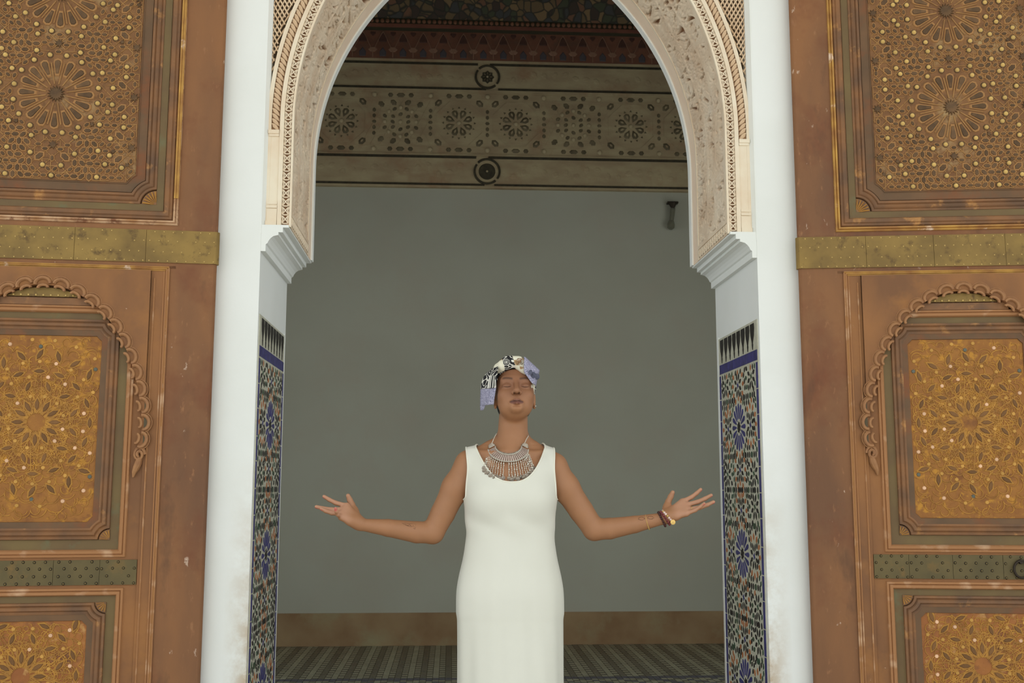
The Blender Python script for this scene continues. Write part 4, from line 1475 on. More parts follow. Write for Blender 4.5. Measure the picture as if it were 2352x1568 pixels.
def sdf_mesh(prims, h, N=20, margin=.035, post=None):
    pr = [p for p in prims if p.op == 'u']
    lo = np.min([p.lo for p in pr], 0) - 2 * margin
    hi = np.max([p.hi for p in pr], 0) + 2 * margin
    nb = np.ceil((hi - lo) / (N * h)).astype(int)
    big = nb * N + 2
    keys = []; verts = []; quads = []
    g = np.arange(N + 1)
    G = np.stack(np.meshgrid(g, g, g, indexing='ij'), -1).reshape(-1, 3)
    CO = np.array([(i, j, k) for i in (0, 1) for j in (0, 1) for k in (0, 1)])
    ED = [(a, b_) for a in range(8) for b_ in range(a + 1, 8) if np.abs(CO[a] - CO[b_]).sum() == 1]
    key = lambda I: (I[:, 0] * big[1] + I[:, 1]) * big[2] + I[:, 2]
    for bi in range(nb[0]):
        for bj in range(nb[1]):
            for bk in range(nb[2]):
                o = np.array([bi, bj, bk]) * N
                b0 = lo + o * h
                b1 = b0 + N * h
                act = [p for p in prims if p.op == 'o' or (np.all(p.lo - margin < b1) and np.all(p.hi + margin > b0))]
                if not any(p.op == 'u' for p in act):
                    continue
                c = (b0 + b1) / 2
                dc = field(act, c[None])[0]
                if abs(dc) > N * h * 1.4 + .02:
                    continue
                D = field(act, b0 + G * h)
                if post is not None:
                    D = post(D, b0 + G * h)
                D = D.reshape(N + 1, N + 1, N + 1)
                In = D < 0
                if In.all() or not In.any():
                    continue
                cs = np.stack([In[i:N + i, j:N + j, k:N + k] for i, j, k in CO], -1)
                m = cs.any(-1) & ~cs.all(-1)
                I = np.argwhere(m)
                if len(I) == 0:
                    continue
                vals = np.stack([D[I[:, 0] + i, I[:, 1] + j, I[:, 2] + k] for i, j, k in CO], -1)
                acc = np.zeros((len(I), 3)); cnt = np.zeros(len(I))
                for a, b_ in ED:
                    va, vb = vals[:, a], vals[:, b_]
                    x = (va < 0) != (vb < 0)
                    t = np.where(x, va / np.where(x, va - vb, 1), 0)
                    acc += np.where(x[:, None], CO[a] + t[:, None] * (CO[b_] - CO[a]), 0)
                    cnt += x
                verts.append(b0 + (I + acc / cnt[:, None]) * h)
                keys.append(key(I + o))
                for ax in range(3):
                    s0 = [slice(0, N)] * 3
                    s1 = [slice(0, N)] * 3
                    s1[ax] = slice(1, N + 1)
                    A = In[tuple(s0)]; B_ = In[tuple(s1)]
                    E = np.argwhere(A != B_)
                    if len(E) == 0:
                        continue
                    sg = A[E[:, 0], E[:, 1], E[:, 2]]
                    E = E + o
                    u_, v_ = (ax + 1) % 3, (ax + 2) % 3
                    du = np.zeros(3, int); du[u_] = 1
                    dv = np.zeros(3, int); dv[v_] = 1
                    q = np.stack([key(E - du - dv), key(E - dv), key(E), key(E - du)], 1)
                    q[~sg] = q[~sg][:, ::-1]
                    quads.append(q)
    K = np.concatenate(keys); V = np.concatenate(verts); Q = np.concatenate(quads)
    od = np.argsort(K)
    K = K[od]; V = V[od]
    idx = np.searchsorted(K, Q)
    idx = np.clip(idx, 0, len(K) - 1)
    ok = (K[idx] == Q).all(1)
    return V, idx[ok]
def relax(V, F, n=2, lam=.5):
    a = np.concatenate([F[:, i] for i in range(F.shape[1])])
    b_ = np.concatenate([F[:, (i + 1) % F.shape[1]] for i in range(F.shape[1])])
    for _ in range(n):
        acc = np.zeros_like(V); cnt = np.zeros(len(V))
        for p, q in ((a, b_), (b_, a)):
            for c in range(3):
                acc[:, c] += np.bincount(p, V[q, c], len(V))
            cnt += np.bincount(p, minlength=len(V))
        V = V + lam * (acc / np.maximum(cnt, 1)[:, None] - V)
    return V
def clip_mesh(V, F, gval):
    """keep the part where gval>0; returns triangles with clean cut edges and the cut segments"""
    T = np.concatenate([F[:, [0, 1, 2]], F[:, [0, 2, 3]]]) if F.shape[1] == 4 else F
    ins = gval > 0
    c = ins[T].sum(1)
    keep = T[c == 3]
    cutv = []; emap = {}; newT = []; segs = []
    def ev(a, b_):
        k_ = (min(a, b_), max(a, b_))
        if k_ not in emap:
            t = gval[a] / (gval[a] - gval[b_])
            emap[k_] = len(V) + len(cutv)
            cutv.append(V[a] + t * (V[b_] - V[a]))
        return emap[k_]
    for tri in T[(c == 1) | (c == 2)]:
        i = [int(x) for x in tri]
        f = [bool(ins[x]) for x in i]
        while not (f[0] and not f[2]):
            i = i[1:] + i[:1]; f = f[1:] + f[:1]
        if f[1]:
            e1 = ev(i[1], i[2]); e0 = ev(i[0], i[2])
            newT += [(i[0], i[1], e1), (i[0], e1, e0)]
            segs.append((e1, e0))
        else:
            e1 = ev(i[0], i[1]); e0 = ev(i[0], i[2])
            newT.append((i[0], e1, e0))
            segs.append((e1, e0))
    VV = np.concatenate([V, np.array(cutv)]) if cutv else V
    TT = np.concatenate([keep, np.array(newT, int)]) if newT else keep
    used = np.unique(TT)
    remap = np.full(len(VV), -1)
    remap[used] = np.arange(len(used))
    nxt = {a: b_ for a, b_ in segs}
    loops = []
    seen = set()
    starts = [a for a in nxt if a not in set(nxt.values())] + list(nxt)
    for a in starts:
        if a in seen: continue
        lp = [a]; seen.add(a)
        x = nxt.get(a)
        while x is not None and x not in seen:
            lp.append(x); seen.add(x); x = nxt.get(x)
        loops.append((VV[lp], x == a))
    return VV[used], remap[TT], loops

# ------------------------------------------------------------------ the woman
person = bpy.data.objects.new('person', None)
COL.objects.link(person)
PX, PY = .222, 3.78
person.location = (PX, PY, 0)
person['label'] = 'woman in a white sleeveless dress and patchwork headwrap with open palms raised'
person['category'] = 'person'

B = []
XC = -.010
torso_tab = smooth_tab([(.80, .160, .105, XC, .02), (.88, .163, .108, XC, .02), (.98, .138, .092, XC, .018), (1.07, .122, .083, XC, .012), (1.14, .130, .090, XC, .010), (1.20, .145, .097, XC, .012), (1.27, .152, .096, XC, .020), (1.32, .150, .080, XC, .026), (1.355, .125, .058, XC, .032), (1.385, .07, .045, XC + .005, .036)])
TORSO = [loft(torso_tab, .03), ell((-.078, -.058, 1.195), (.058, .05, .055), .05), ell((.058, -.058, 1.195), (.058, .05, .055), .05)]
TRAP = [cone((-.030, .045, 1.395), (-.155, .030, 1.318), .030, .040, .03), cone((.032, .045, 1.395), (.145, .030, 1.312), .030, .040, .03)]
NECK = [cone((.003, .030, 1.52), (-.002, .034, 1.36), .050, .057, .025), cone((-.001, .006, 1.395), (-.004, -.012, 1.345), .040, .05, .03)]
SHO = [cone((-.160, .022, 1.312), (-.205, .02, 1.232), .046, .0465, .03), cone((.150, .022, 1.300), (.190, .02, 1.232), .046, .0465, .03)]
B += TORSO + TRAP + NECK + SHO
# clavicles
for sx in (-1, 1):
    B.append(cone((XC + sx * .020, -.042, 1.352), (XC + sx * .13, .0, 1.352), .008, .008, .02))
# arms
AL = [(-.205, .02, 1.232), (-.284, .022, 1.074), (-.340, .004, 1.0755), (-.440, -.026, 1.092), (-.528, -.052, 1.104)]
B += [cone(AL[0], (-.250, .022, 1.140), .0465, .0435, .02), cone((-.250, .022, 1.140), AL[1], .0435, .0390, .004), cone(AL[1], AL[2], .0390, .0378, .010), cone(AL[2], AL[3], .0378, .0300, .004), cone(AL[3], AL[4], .0300, .0205, .004)]
ARr = [(.190, .02, 1.232), (.291, .022, 1.084), (.345, .004, 1.0875), (.430, -.024, 1.103), (.523, -.052, 1.124)]
B += [cone(ARr[0], (.245, .022, 1.150), .0465, .0435, .02), cone((.245, .022, 1.150), ARr[1], .0435, .0390, .004), cone(ARr[1], ARr[2], .0390, .0374, .010), cone(ARr[2], ARr[3], .0374, .0300, .004), cone(ARr[3], ARr[4], .0300, .0205, .004)]
# hands
NAILS = []
HANDS = []
def hand(Wr, knuck, tips, thumb, sx):
    Wr = np.array(Wr)
    # palm: fan of tapered bones, blended
    for kn, r in zip(knuck, (.0115, .0118, .0115, .0105)):
        a = Wr + (np.array(kn) - Wr) * .12
        B.append(cone(a, kn, .0165, r, .012))
    for i in range(3):
        mid = (np.array(knuck[i]) + np.array(knuck[i + 1])) / 2
        B.append(cone(Wr + (mid - Wr) * .3, mid - (mid - Wr) * .06, .014, .0100, .010))
    # fingers: three bones with a soft bend
    for kn, tp, r, bend in zip(knuck, tips, (.0086, .0088, .0084, .0074), (.006, .006, .007, .006)):
        kn = np.array(kn); tp = np.array(tp)
        dirn = tp - kn
        side = np.array((0, -.5, .85)) - dirn * (np.array((0, -.5, .85)) @ dirn) / (dirn @ dirn)
        side /= np.linalg.norm(side)
        p = [kn, kn + dirn * .45 - side * bend, kn + dirn * .75 - side * bend * .7, tp]
        B.append(cone(p[0], p[1], r * 1.04, r * .93, .006))
        B.append(cone(p[1], p[2], r * .93, r * .84, .003))
        B.append(cone(p[2], p[3], r * .84, r * .70, .003))
        d2 = (p[3] - p[2]); d2 /= np.linalg.norm(d2)
        NAILS.append((p[3] - d2 * .0015 - side * r * .35, d2, -side, r * .66))
        HANDS.append(p)
    # thumb and its ball
    t = [np.array(q) for q in thumb]
    B.append(cone(Wr + (t[0] - Wr) * .15, t[0], .0155, .0145, .014))
    B.append(cone(t[0], t[1], .0135, .0105, .010))
    B.append(cone(t[1], t[2], .0105, .0098, .004))
    B.append(cone(t[2], t[3], .0098, .0078, .004))
    # heel of the hand
    B.append(cone(Wr, (np.array(knuck[3]) + Wr) / 2, .0195, .0155, .012))
hand((-.535, -.054, 1.106),
     [(-.582, -.048, 1.168), (-.590, -.060, 1.156), (-.597, -.073, 1.143), (-.597, -.085, 1.130)],
     [(-.660, -.060, 1.201), (-.683, -.078, 1.166), (-.664, -.098, 1.160), (-.612, -.126, 1.162)],
     [(-.558, -.030, 1.150), (-.566, -.024, 1.172), (-.574, -.026, 1.188), (-.580, -.032, 1.203)], -1)
hand((.530, -.054, 1.127),
     [(.597, -.048, 1.183), (.606, -.060, 1.171), (.608, -.073, 1.156), (.601, -.086, 1.142)],
     [(.660, -.062, 1.226), (.693, -.078, 1.206), (.697, -.094, 1.183), (.658, -.118, 1.178)],
     [(.546, -.030, 1.163), (.551, -.024, 1.182), (.560, -.026, 1.200), (.566, -.032, 1.215)], 1)
# pelvis, legs and feet under the dress
for sx in (-1, 1):
    B += [cone((XC + sx * .075, .02, .86), (XC + sx * .075, .005, .47), .085, .052, .04), cone((XC + sx * .075, .005, .47), (XC + sx * .078, .025, .09), .052, .033, .02),
          cone((XC + sx * .075, .015, .36), (XC + sx * .077, .035, .28), .044, .045, .03),
          cone((XC + sx * .078, .035, .045), (XC + sx * .085, -.10, .026), .034, .024, .02), cone((XC + sx * .085, -.10, .026), (XC + sx * .088, -.155, .018), .028, .016, .02), cone((XC + sx * .078, .055, .034), (XC + sx * .078, .03, .08), .030, .033, .02)]
# head, tilted back
HT = R(19)
HR = np.array([[1, 0, 0], [0, math.cos(HT), math.sin(HT)], [0, -math.sin(HT), math.cos(HT)]])   # local -> world
HO = np.array((.0055, .005, 1.563))
def H(p): return HO + HR @ np.array(p, float)
def hl(P): return (P - HO) @ HR        # world -> local
def he(c, r, k=.01, op='u'): return ell(H(c), r, k, op, HR)
def hc(a, b_, ra, rb, k=.01, op='u'): return cone(H(a), H(b_), ra, rb, k, op)
SK = he((0, .016, .036), (.0725, .094, .084), .02)
HEAD = [SK, he((0, -.024, -.026), (.0655, .063, .071), .03), he((0, -.036, -.064), (.0490, .046, .034), .03), he((0, -.0790, -.0845), (.020, .016, .0145), .020),
        hc((-.040, -.068, .025), (.040, -.068, .025), .0135, .0135, .022)]
for sx in (-1, 1):
    HEAD += [he((sx * .040, -.062, -.030), (.021, .020, .019), .022), he((sx * .0315, -.090, .000), (.019, .011, .011), .014, 's'), he((sx * .0315, -.0735, .000), (.0165, .0125, .0125), .006)]
HEAD += [hc((0, -.084, .012), (0, -.1075, -.028), .0070, .0098, .010), he((0, -.1085, -.0325), (.0100, .0098, .0088), .008)]
for sx in (-1, 1):
    HEAD += [he((sx * .0122, -.0990, -.0355), (.0076, .0098, .0076), .006), hc((sx * .0068, -.1145, -.0520), (sx * .0066, -.0975, -.0335), .0046, .0040, .0010, 's')]
# lips
LZ = -.0670
HEAD += [hc((-.0235, -.0815, LZ), (-.0060, -.0962, LZ + .0055), .0040, .0056, .005), hc((.0235, -.0815, LZ), (.0060, -.0962, LZ + .0055), .0040, .0056, .005), hc((-.006, -.0962, LZ + .0053), (.006, -.0962, LZ + .0053), .0054, .0054, .005),
         hc((-.0210, -.0815, LZ - .0015), (0, -.0955, LZ - .0060), .0040, .0064, .004), hc((.0210, -.0815, LZ - .0015), (0, -.0955, LZ - .0060), .0040, .0064, .004),
         hc((-.020, -.0930, LZ), (0, -.1030, LZ), .0012, .0017, .003, 's'), hc((.020, -.0930, LZ), (0, -.1030, LZ), .0012, .0017, .003, 's'),
         he((0, -.0925, LZ - .0150), (.016, .006, .0036), .006, 's')]
# ears (mostly under the wrap; the lobes show)
for sx in (-1, 1):
    HEAD += [he((sx * .0690, .018, -.012), (.0075, .017, .030), .006), he((sx * .0700, .010, -.041), (.0055, .0085, .0100), .006)]
B += HEAD
V, F = sdf_mesh(B, .0023)
V = relax(V, F, 1, .4)
gl = hl(V)
# skin colours
col = np.tile(np.array(lin(166, 118, 84)[:3]), (len(V), 1))
rsn = np.random.RandomState(1)
def tint(mask, c):
    global col
    m_ = np.clip(mask, 0, 1)[:, None]
    col = col * (1 - m_) + np.array(lin(*c)[:3]) * m_
sstep = lambda x, a, b_: np.clip((x - a) / (b_ - a), 0, 1) ** 2 * (3 - 2 * np.clip((x - a) / (b_ - a), 0, 1))
face = (gl[:, 1] < -.02) & (gl[:, 2] > -.12)
tint(face * .75 * sstep(gl[:, 2], -.095, .0), (140, 94, 68))
# lips, with a darker line where they meet
ax_ = np.abs(gl[:, 0])
lipz = LZ + .003 * (ax_ / .026) ** 2
upz = LZ + .0088 - .0075 * np.clip((ax_ - .006) / .021, 0, 1) + np.where(ax_ < .006, -.0012 * (1 - ax_ / .006), 0)
loz = LZ - .0105 + .0095 * (ax_ / .0255) ** 2
lip = (gl[:, 1] < -.075) * sstep(gl[:, 2], loz - .0012, loz + .0012) * sstep(-gl[:, 2], -upz - .0012, -upz + .0012) * sstep(-ax_, -.0265, -.0225)
tint(lip * .85 * (gl[:, 2] > lipz), (132, 86, 68))
tint(lip * .9 * (gl[:, 2] <= lipz), (112, 66, 54))
tint((gl[:, 1] < -.075) * np.exp(-((gl[:, 2] - lipz) / .0022) ** 2) * sstep(-ax_, -.026, -.02) * .85, (62, 34, 32))
# brows
bz = .0235 + .0045 * np.sin(np.clip((ax_ - .012) / .040, 0, 1) * PI * .8)
tint((gl[:, 1] < -.04) * np.exp(-((gl[:, 2] - bz) / .0047) ** 2) * sstep(ax_, .009, .016) * sstep(-ax_, -.054, -.042) * .8, (60, 40, 31))
# lids a little darker, nostrils dark
tint((gl[:, 1] < -.05) * np.exp(-(((ax_ - .0315) / .017) ** 2 + ((gl[:, 2] - .004) / .009) ** 2)) * .45, (112, 70, 50))
tint(np.exp(-(((ax_ - .0067) / .0046) ** 2 + ((gl[:, 2] + .0390) / .0058) ** 2 + ((gl[:, 1] + .1030) / .0075) ** 2)) * .97, (44, 24, 18))
# scalp
tint(1. * ((gl[:, 2] > .068) | ((gl[:, 1] > .03) & (gl[:, 2] > -.06))), (40, 32, 28))
# palms and finger fronts
e1 = V[F[:, 1]] - V[F[:, 0]]; e2 = V[F[:, 3]] - V[F[:, 0]]
fn_ = np.cross(e1, e2)
N_ = np.zeros_like(V)
for i in range(4):
    for c in range(3):
        N_[:, c] += np.bincount(F[:, i], fn_[:, c], len(V))
N_ /= np.linalg.norm(N_, axis=1)[:, None] + 1e-12
pal = sstep(np.abs(V[:, 0] + .004), .545, .585) * sstep(N_ @ np.array((0, -.66, .75)), -.25, .5)
tint(pal * .8, (190, 142, 114))
for c, d2, nn, r in NAILS:
    q = V - c
    al = q @ d2
    tint(np.exp(-(np.sqrt((q * q).sum(1)) / .0068) ** 4) * ((N_ @ nn) > -.3) * .9, (204, 92, 92))
# elbows, knees a little darker
for c in (AL[1], ARr[1]):
    q = V - (np.array(c) + (0, .02, -.02))
    tint(np.exp(-((q * q).sum(1)) / .03 ** 2) * .3, (128, 82, 58))

def skin_mat():
    m = mat('skin', lin(176, 122, 84), rough=.5, spec=.35, sss=.06)
    nt = m.node_tree
    bs = nt.nodes['Principled BSDF']
    at = nd(nt, 'ShaderNodeAttribute', attribute_name='tone')
    tc = nd(nt, 'ShaderNodeTexCoord')
    n = nd(nt, 'ShaderNodeTexNoise', Scale=16., Detail=4.)
    nt.links.new(tc.outputs['Object'], n.inputs['Vector'])
    hs = nd(nt, 'ShaderNodeHueSaturation')
    mr = nd(nt, 'ShaderNodeMapRange')
    mr.inputs['To Min'].default_value = .9
    mr.inputs['To Max'].default_value = 1.1
    nt.links.new(n.outputs['Fac'], mr.inputs['Value'])
    nt.links.new(mr.outputs['Result'], hs.inputs['Value'])
    nt.links.new(at.outputs['Color'], hs.inputs['Color'])
    nt.links.new(hs.outputs['Color'], bs.inputs['Base Color'])
    n2 = nd(nt, 'ShaderNodeTexNoise', Scale=400., Detail=3.)
    nt.links.new(tc.outputs['Object'], n2.inputs['Vector'])
    bp = nd(nt, 'ShaderNodeBump')
    bp.inputs['Strength'].default_value = .08
    bp.inputs['Distance'].default_value = .001
    nt.links.new(n2.outputs['Fac'], bp.inputs['Height'])
    nt.links.new(bp.outputs['Normal'], bs.inputs['Normal'])
    return m
M['skin'] = skin_mat()
me = np_mesh('body', V, F, M['skin'])
ca = me.attributes.new('tone', 'FLOAT_COLOR', 'POINT')
ca.data.foreach_set('color', np.concatenate([col, np.ones((len(V), 1))], 1).astype(np.float32).ravel())
body = link('body', me, person)

M['hair'] = mat('black_hair', lin(34, 28, 26), lin(22, 19, 18), 60., rough=.6)
M['lash'] = mat('brown_lash', lin(62, 40, 32), rough=.7)
# lash lines
for sx in (-1, 1):
    q = MB()
    pts = []
    for i in range(9):
        t = -1 + i / 4
        x = sx * .0320 + t * .0135
        z = -.0065 + .0030 * t * t
        c = H((x, -.2, z))
        dd = HR @ np.array((0, 1., 0))
        ts = np.linspace(.08, .17, 90)
        fv = field(HEAD, c + ts[:, None] * dd)
        hit = ts[np.argmax(fv < .0003)]
        pts.append(tuple(c + hit * dd))
    q.tube(pts, [.0003, .0007, .0010, .0011, .0011, .0011, .0010, .0008, .0004], 5)
    q.build('eyelashes', M['lash'], person, smooth=True)

# ---- dress
M['dress'] = mat('white_crepe', lin(226, 224, 212), lin(221, 219, 206), 3., rough=.8, bump=(500, .05, .001))
M['hem'] = mat('cream_hem', lin(234, 231, 216), rough=.8)
dress_tab = smooth_tab([(.26, .183, .150, XC, .02), (.40, .180, .145, XC, .02), (.56, .177, .138, XC, .02), (.70, .178, .130, XC, .02), (.80, .1785, .124, XC, .02), (.86, .176, .122, XC, .02), (.925, .167, .114, XC, .018), (1.0, .153, .107, XC, .014), (1.07, .147, .102, XC, .010), (1.13, .151, .107, XC, .008), (1.19, .1540, .112, XC, .010), (1.24, .160, .110, XC, .016), (1.30, .168, .100, XC, .022), (1.335, .165, .08, XC, .028), (1.36, .140, .060, XC, .032)], 90)
DR = [loft(dress_tab, .02)] + TORSO + TRAP + NECK[1:] + [cone((-.160, .022, 1.312), (-.170, .022, 1.285), .046, .044, .03), cone((.150, .022, 1.306), (.158, .022, 1.285), .046, .044, .03)]
DR += [Prim('o', .0055, (0, 0, 0), (0, 0, 0), None)]
def dress_post(D, P):
    # soft vertical folds in the skirt
    an = np.arctan2(P[:, 1] - .02, P[:, 0] - XC)
    f = np.clip((1.02 - P[:, 2]) / .5, 0, 1)
    g = np.exp(-((P[:, 2] - 1.10) / .05) ** 2)
    return D - f * (.0022 * np.sin(9 * an + 2.2 * np.sin(3 * P[:, 2])) + .0013 * np.sin(17 * an + 1 + 5 * P[:, 2])) - g * .0012 * np.sin(5 * an + 60 * P[:, 2])
Vd, Fd = sdf_mesh(DR, .0048, post=dress_post)
Vd = relax(Vd, Fd, 2, .5)
def dress_g(P):
    x = P[:, 0] - (-.0105)
    z = P[:, 2]
    y = P[:, 1]
    back = sstep(y, .01, .05)
    zb = 1.251 + back * .03
    u = np.abs(x) / .1225
    neck = np.where(u < 1.35, (zb + .119 * u ** 2.6) - z, 1.)
    # the strap top is bounded only by |x|
    neck = np.where(u > 1.0, np.maximum(neck, (np.abs(x) - .1225)), neck)
    hole_w = .1585 - .006 * np.exp(-((z - 1.30) / .05) ** 2)
    arm = smax(hole_w - np.abs(x), 1.188 - z, .018)
    g_ = np.minimum(neck * .6, arm)
    return np.minimum(g_, z - .30)
gd = dress_g(Vd)
Vc, Tc, loops = clip_mesh(Vd, Fd, gd)
dress = link('dress', np_mesh('dress', Vc, Tc, M['dress']), person)
sm = dress.modifiers.new('thickness', 'SOLIDIFY')
sm.thickness = .0025
sm.offset = -1
def smooth_loop(L, closed, n=10):
    L = L.copy()
    for _ in range(n):
        if closed:
            L = .5 * L + .25 * (np.roll(L, 1, 0) + np.roll(L, -1, 0))
        else:
            L[1:-1] = .5 * L[1:-1] + .25 * (L[:-2] + L[2:])
    return L
for L, cl in loops:
    if len(L) < 30 or L[:, 2].max() < .5: continue
    q = MB()
    q.tube([tuple(p) for p in smooth_loop(L, cl)], .0028, 6, closed=cl)
    q.build('hem_piping', M['hem'], dress, smooth=True)

# ---- things worn: a ray dropped onto the body from the front gives the depth they rest at
def drop(prims, XZ, y0=-.25, y1=.12, off=.002):
    XZ = np.asarray(XZ, float)
    ts = np.linspace(y0, y1, 186)
    P = np.stack([np.repeat(XZ[:, 0], len(ts)), np.tile(ts, len(XZ)), np.repeat(XZ[:, 1], len(ts))], 1)
    d = field(prims, P).reshape(len(XZ), len(ts))
    hit = np.where((d < off).any(1), np.argmax(d < off, 1), len(ts) - 1)
    return ts[hit]

# headwrap
def print_mat(name, kind):
    m = bpy.data.materials.new(name)
    m.use_nodes = True
    nt = m.node_tree
    bs = nt.nodes['Principled BSDF']
    bs.inputs['Roughness'].default_value = .75
    tc = nd(nt, 'ShaderNodeTexCoord')
    o = tc.outputs['Object']
    def squiggle():
        n = nd(nt, 'ShaderNodeTexNoise', Scale=30., Detail=0.)
        nt.links.new(o, n.inputs['Vector'])
        mu = nd(nt, 'ShaderNodeMath', operation='MULTIPLY'); mu.inputs[1].default_value = 6.
        nt.links.new(n.outputs['Fac'], mu.inputs[0])
        fr = nd(nt, 'ShaderNodeMath', operation='PINGPONG'); fr.inputs[1].default_value = .5
        nt.links.new(mu.outputs[0], fr.inputs[0])
        return mixc(nt, ramp(nt, fr.outputs[0], .12, .17), lin(228, 224, 214), lin(20, 19, 24))
    def glitter():
        n = nd(nt, 'ShaderNodeTexNoise', Scale=620., Detail=1.)
        nt.links.new(o, n.inputs['Vector'])
        return mixc(nt, ramp(nt, n.outputs['Fac'], .40, .62), lin(84, 84, 118), lin(206, 202, 222))
    def cream():
        n = nd(nt, 'ShaderNodeTexNoise', Scale=30., Detail=1.)
        nt.links.new(o, n.inputs['Vector'])
        c = mixc(nt, ramp(nt, n.outputs['Fac'], .60, .64), lin(232, 226, 204), lin(170, 134, 92))
        n2 = nd(nt, 'ShaderNodeTexNoise', Scale=70., Detail=1.)
        nt.links.new(o, n2.inputs['Vector'])
        return mixc(nt, ramp(nt, n2.outputs['Fac'], .66, .70), c, lin(120, 112, 84))
    if kind == 'squiggle': out = squiggle()
    elif kind == 'glitter': out = glitter()
    elif kind == 'cream': out = cream()
    else:
        vo = nd(nt, 'ShaderNodeTexVoronoi', Scale=22.)
        nt.links.new(o, vo.inputs['Vector'])
        sx = nd(nt, 'ShaderNodeSeparateColor')
        nt.links.new(vo.outputs['Color'], sx.inputs[0])
        a = mixc(nt, ramp(nt, sx.outputs[0], .45, .46), squiggle(), cream())
        out = mixc(nt, ramp(nt, sx.outputs[0], .75, .76), a, glitter())
    nt.links.new(out, bs.inputs['Base Color'])
    return m
for k_ in ('squiggle', 'glitter', 'cream', 'patchwork'):
    M[k_] = print_mat(k_ + '_print', k_)
M['print_white'] = mat('white_print', lin(230, 226, 216), rough=.8)
M['print_black'] = mat('black_print', lin(24, 23, 28), rough=.8)
M['berry'] = mat('slate_berry_print', lin(96, 98, 116), lin(66, 68, 84), 60., rough=.6)
M['motif'] = mat('brown_motif_print', lin(150, 108, 78), lin(96, 84, 66), 90., rough=.8)

CAP = [he((0, .020, .040), (.080, .102, .090), .02), he((.004, -.012, .088), (.058, .060, .040), .04)]
Vw, Fw = sdf_mesh(CAP, .003)
q_ = hl(Vw)
frontz = .070 - np.where(q_[:, 0] > 0, .056 * (np.clip(q_[:, 0], 0, 1) / .058) ** 1.7, .018 * (np.clip(-q_[:, 0], 0, 1) / .062) ** 2)
sidez = np.clip(.075 - (q_[:, 1] + .06) / .075 * .11, -.058, .3)
thr = np.minimum(frontz, np.maximum(sidez, -.058))
Vw, Tw, lw = clip_mesh(Vw, Fw, q_[:, 2] - thr)
wrap = link('headwrap', np_mesh('headwrap', Vw, Tw, M['squiggle']), person, label='patchwork headwrap printed in black, white, cream and lavender')
sm = wrap.modifiers.new('thickness', 'SOLIDIFY'); sm.thickness = .003; sm.offset = -1
# hair showing below the wrap
HC = [he((0, .028, .020), (.0725, .088, .088), .02), he((0, .050, -.040), (.054, .052, .040), .03)]
Vh, Fh = sdf_mesh(HC, .0035)
q_ = hl(Vh)
Vh, Th, _l = clip_mesh(Vh, Fh, np.minimum(np.minimum(q_[:, 1] - (-.035 + .035 * np.clip((.03 - q_[:, 2]) / .06, 0, 1)), q_[:, 2] + .066), .07 - q_[:, 2]))
link('hair', np_mesh('hair', Vh, Th, M['hair']), person, label='short black hair below the headwrap')
fit = lambda x, z: (x * .985 - .0033, z - .005)
# twisted knot across the front
def roll(name, pts, radii, m, lift=.003):
    XZ = [fit(*p) for p in pts]
    ys = drop(CAP, XZ, -.2, .1)
    K = []
    P3 = [np.array((x, y - lift, z)) for (x, z), y in zip(XZ, ys)]
    for i in range(len(P3) - 1):
        K.append(cone(P3[i], P3[i + 1], radii[i], radii[i + 1], .008))
    v, f = sdf_mesh(K, .0025)
    def wr(D): return D
    return link(name, np_mesh(name, v, f, m), wrap), K
def band_knot():
    parts = [([(-.064, 1.652), (-.050, 1.661), (-.038, 1.666)], [.010, .0185, .0205], .002), ([(-.034, 1.671), (-.018, 1.680), (-.003, 1.682)], [.0205, .0235, .0200], .004),
             ([(.004, 1.682), (.018, 1.679), (.032, 1.672)], [.0200, .0225, .0180], .003), ([(.028, 1.664), (.037, 1.655), (.044, 1.643)], [.0160, .0140, .0080], .000)]
    K = []
    for pts, rr, lift in parts:
        XZ = [fit(*p) for p in pts]
        ys_ = drop(CAP, XZ, -.2, .1)
        P3 = [np.array((x, y - lift + .004, z)) for (x, z), y in zip(XZ, ys_)]
        for i in range(len(P3) - 1):
            K.append(cone(P3[i], P3[i + 1], rr[i], rr[i + 1], .0075))
    v, f = sdf_mesh(K, .0024)
    v = relax(v, f, 2, .5)
    me_ = np_mesh('wrap_knot', v, f, [M['cream'], M['squiggle']])
    c = v[f].mean(1)
    x_ = c[:, 0] + .25 * (c[:, 2] - 1.675)
    me_.polygons.foreach_set('material_index', ((x_ > -.040) & (x_ < -.001)).astype(np.int32))
    return link('wrap_knot', me_, wrap), K
k2, K2 = band_knot()
k3, K3 = k2, K2
# printed swirl on the knot and olive band on the left fold
def ring_print(c, r, par, K, m, rad=.0011, a0=0, a1=2 * PI, sq=1.):
    pts = [(c[0] + r * math.cos(a0 + (a1 - a0) * i / 20), c[1] + sq * r * math.sin(a0 + (a1 - a0) * i / 20)) for i in range(21)]
    ys = drop(K, pts, -.2, .1, .0004)
    q = MB(); q.tube([(x, y, z) for (x, z), y in zip(pts, ys)], rad, 5, closed=abs(a1 - a0) > 6.2)
    q.build('printed_line', m, par, smooth=True)
sc_ = fit(-.0255, 1.6785)
for r in (.003, .007, .0115):
    ring_print(sc_, r, k2, K2, M['print_white'])
for r in (.005, .0092):
    ring_print(sc_, r, k2, K2, M['print_black'], .0016)
ring_print(fit(-.010, 1.668), .010, k2, K2, M['print_white'], .0012, 0, 2 * PI, .35)
ring_print(fit(.022, 1.6800), .0125, k3, K3, M['motif'], .0012)
for dz in (-.007, -.002, .003, .008):
    ring_print(fit(.022, 1.680 + dz), .0075, k3, K3, M['motif'], .0011, 0, 2 * PI, .25)

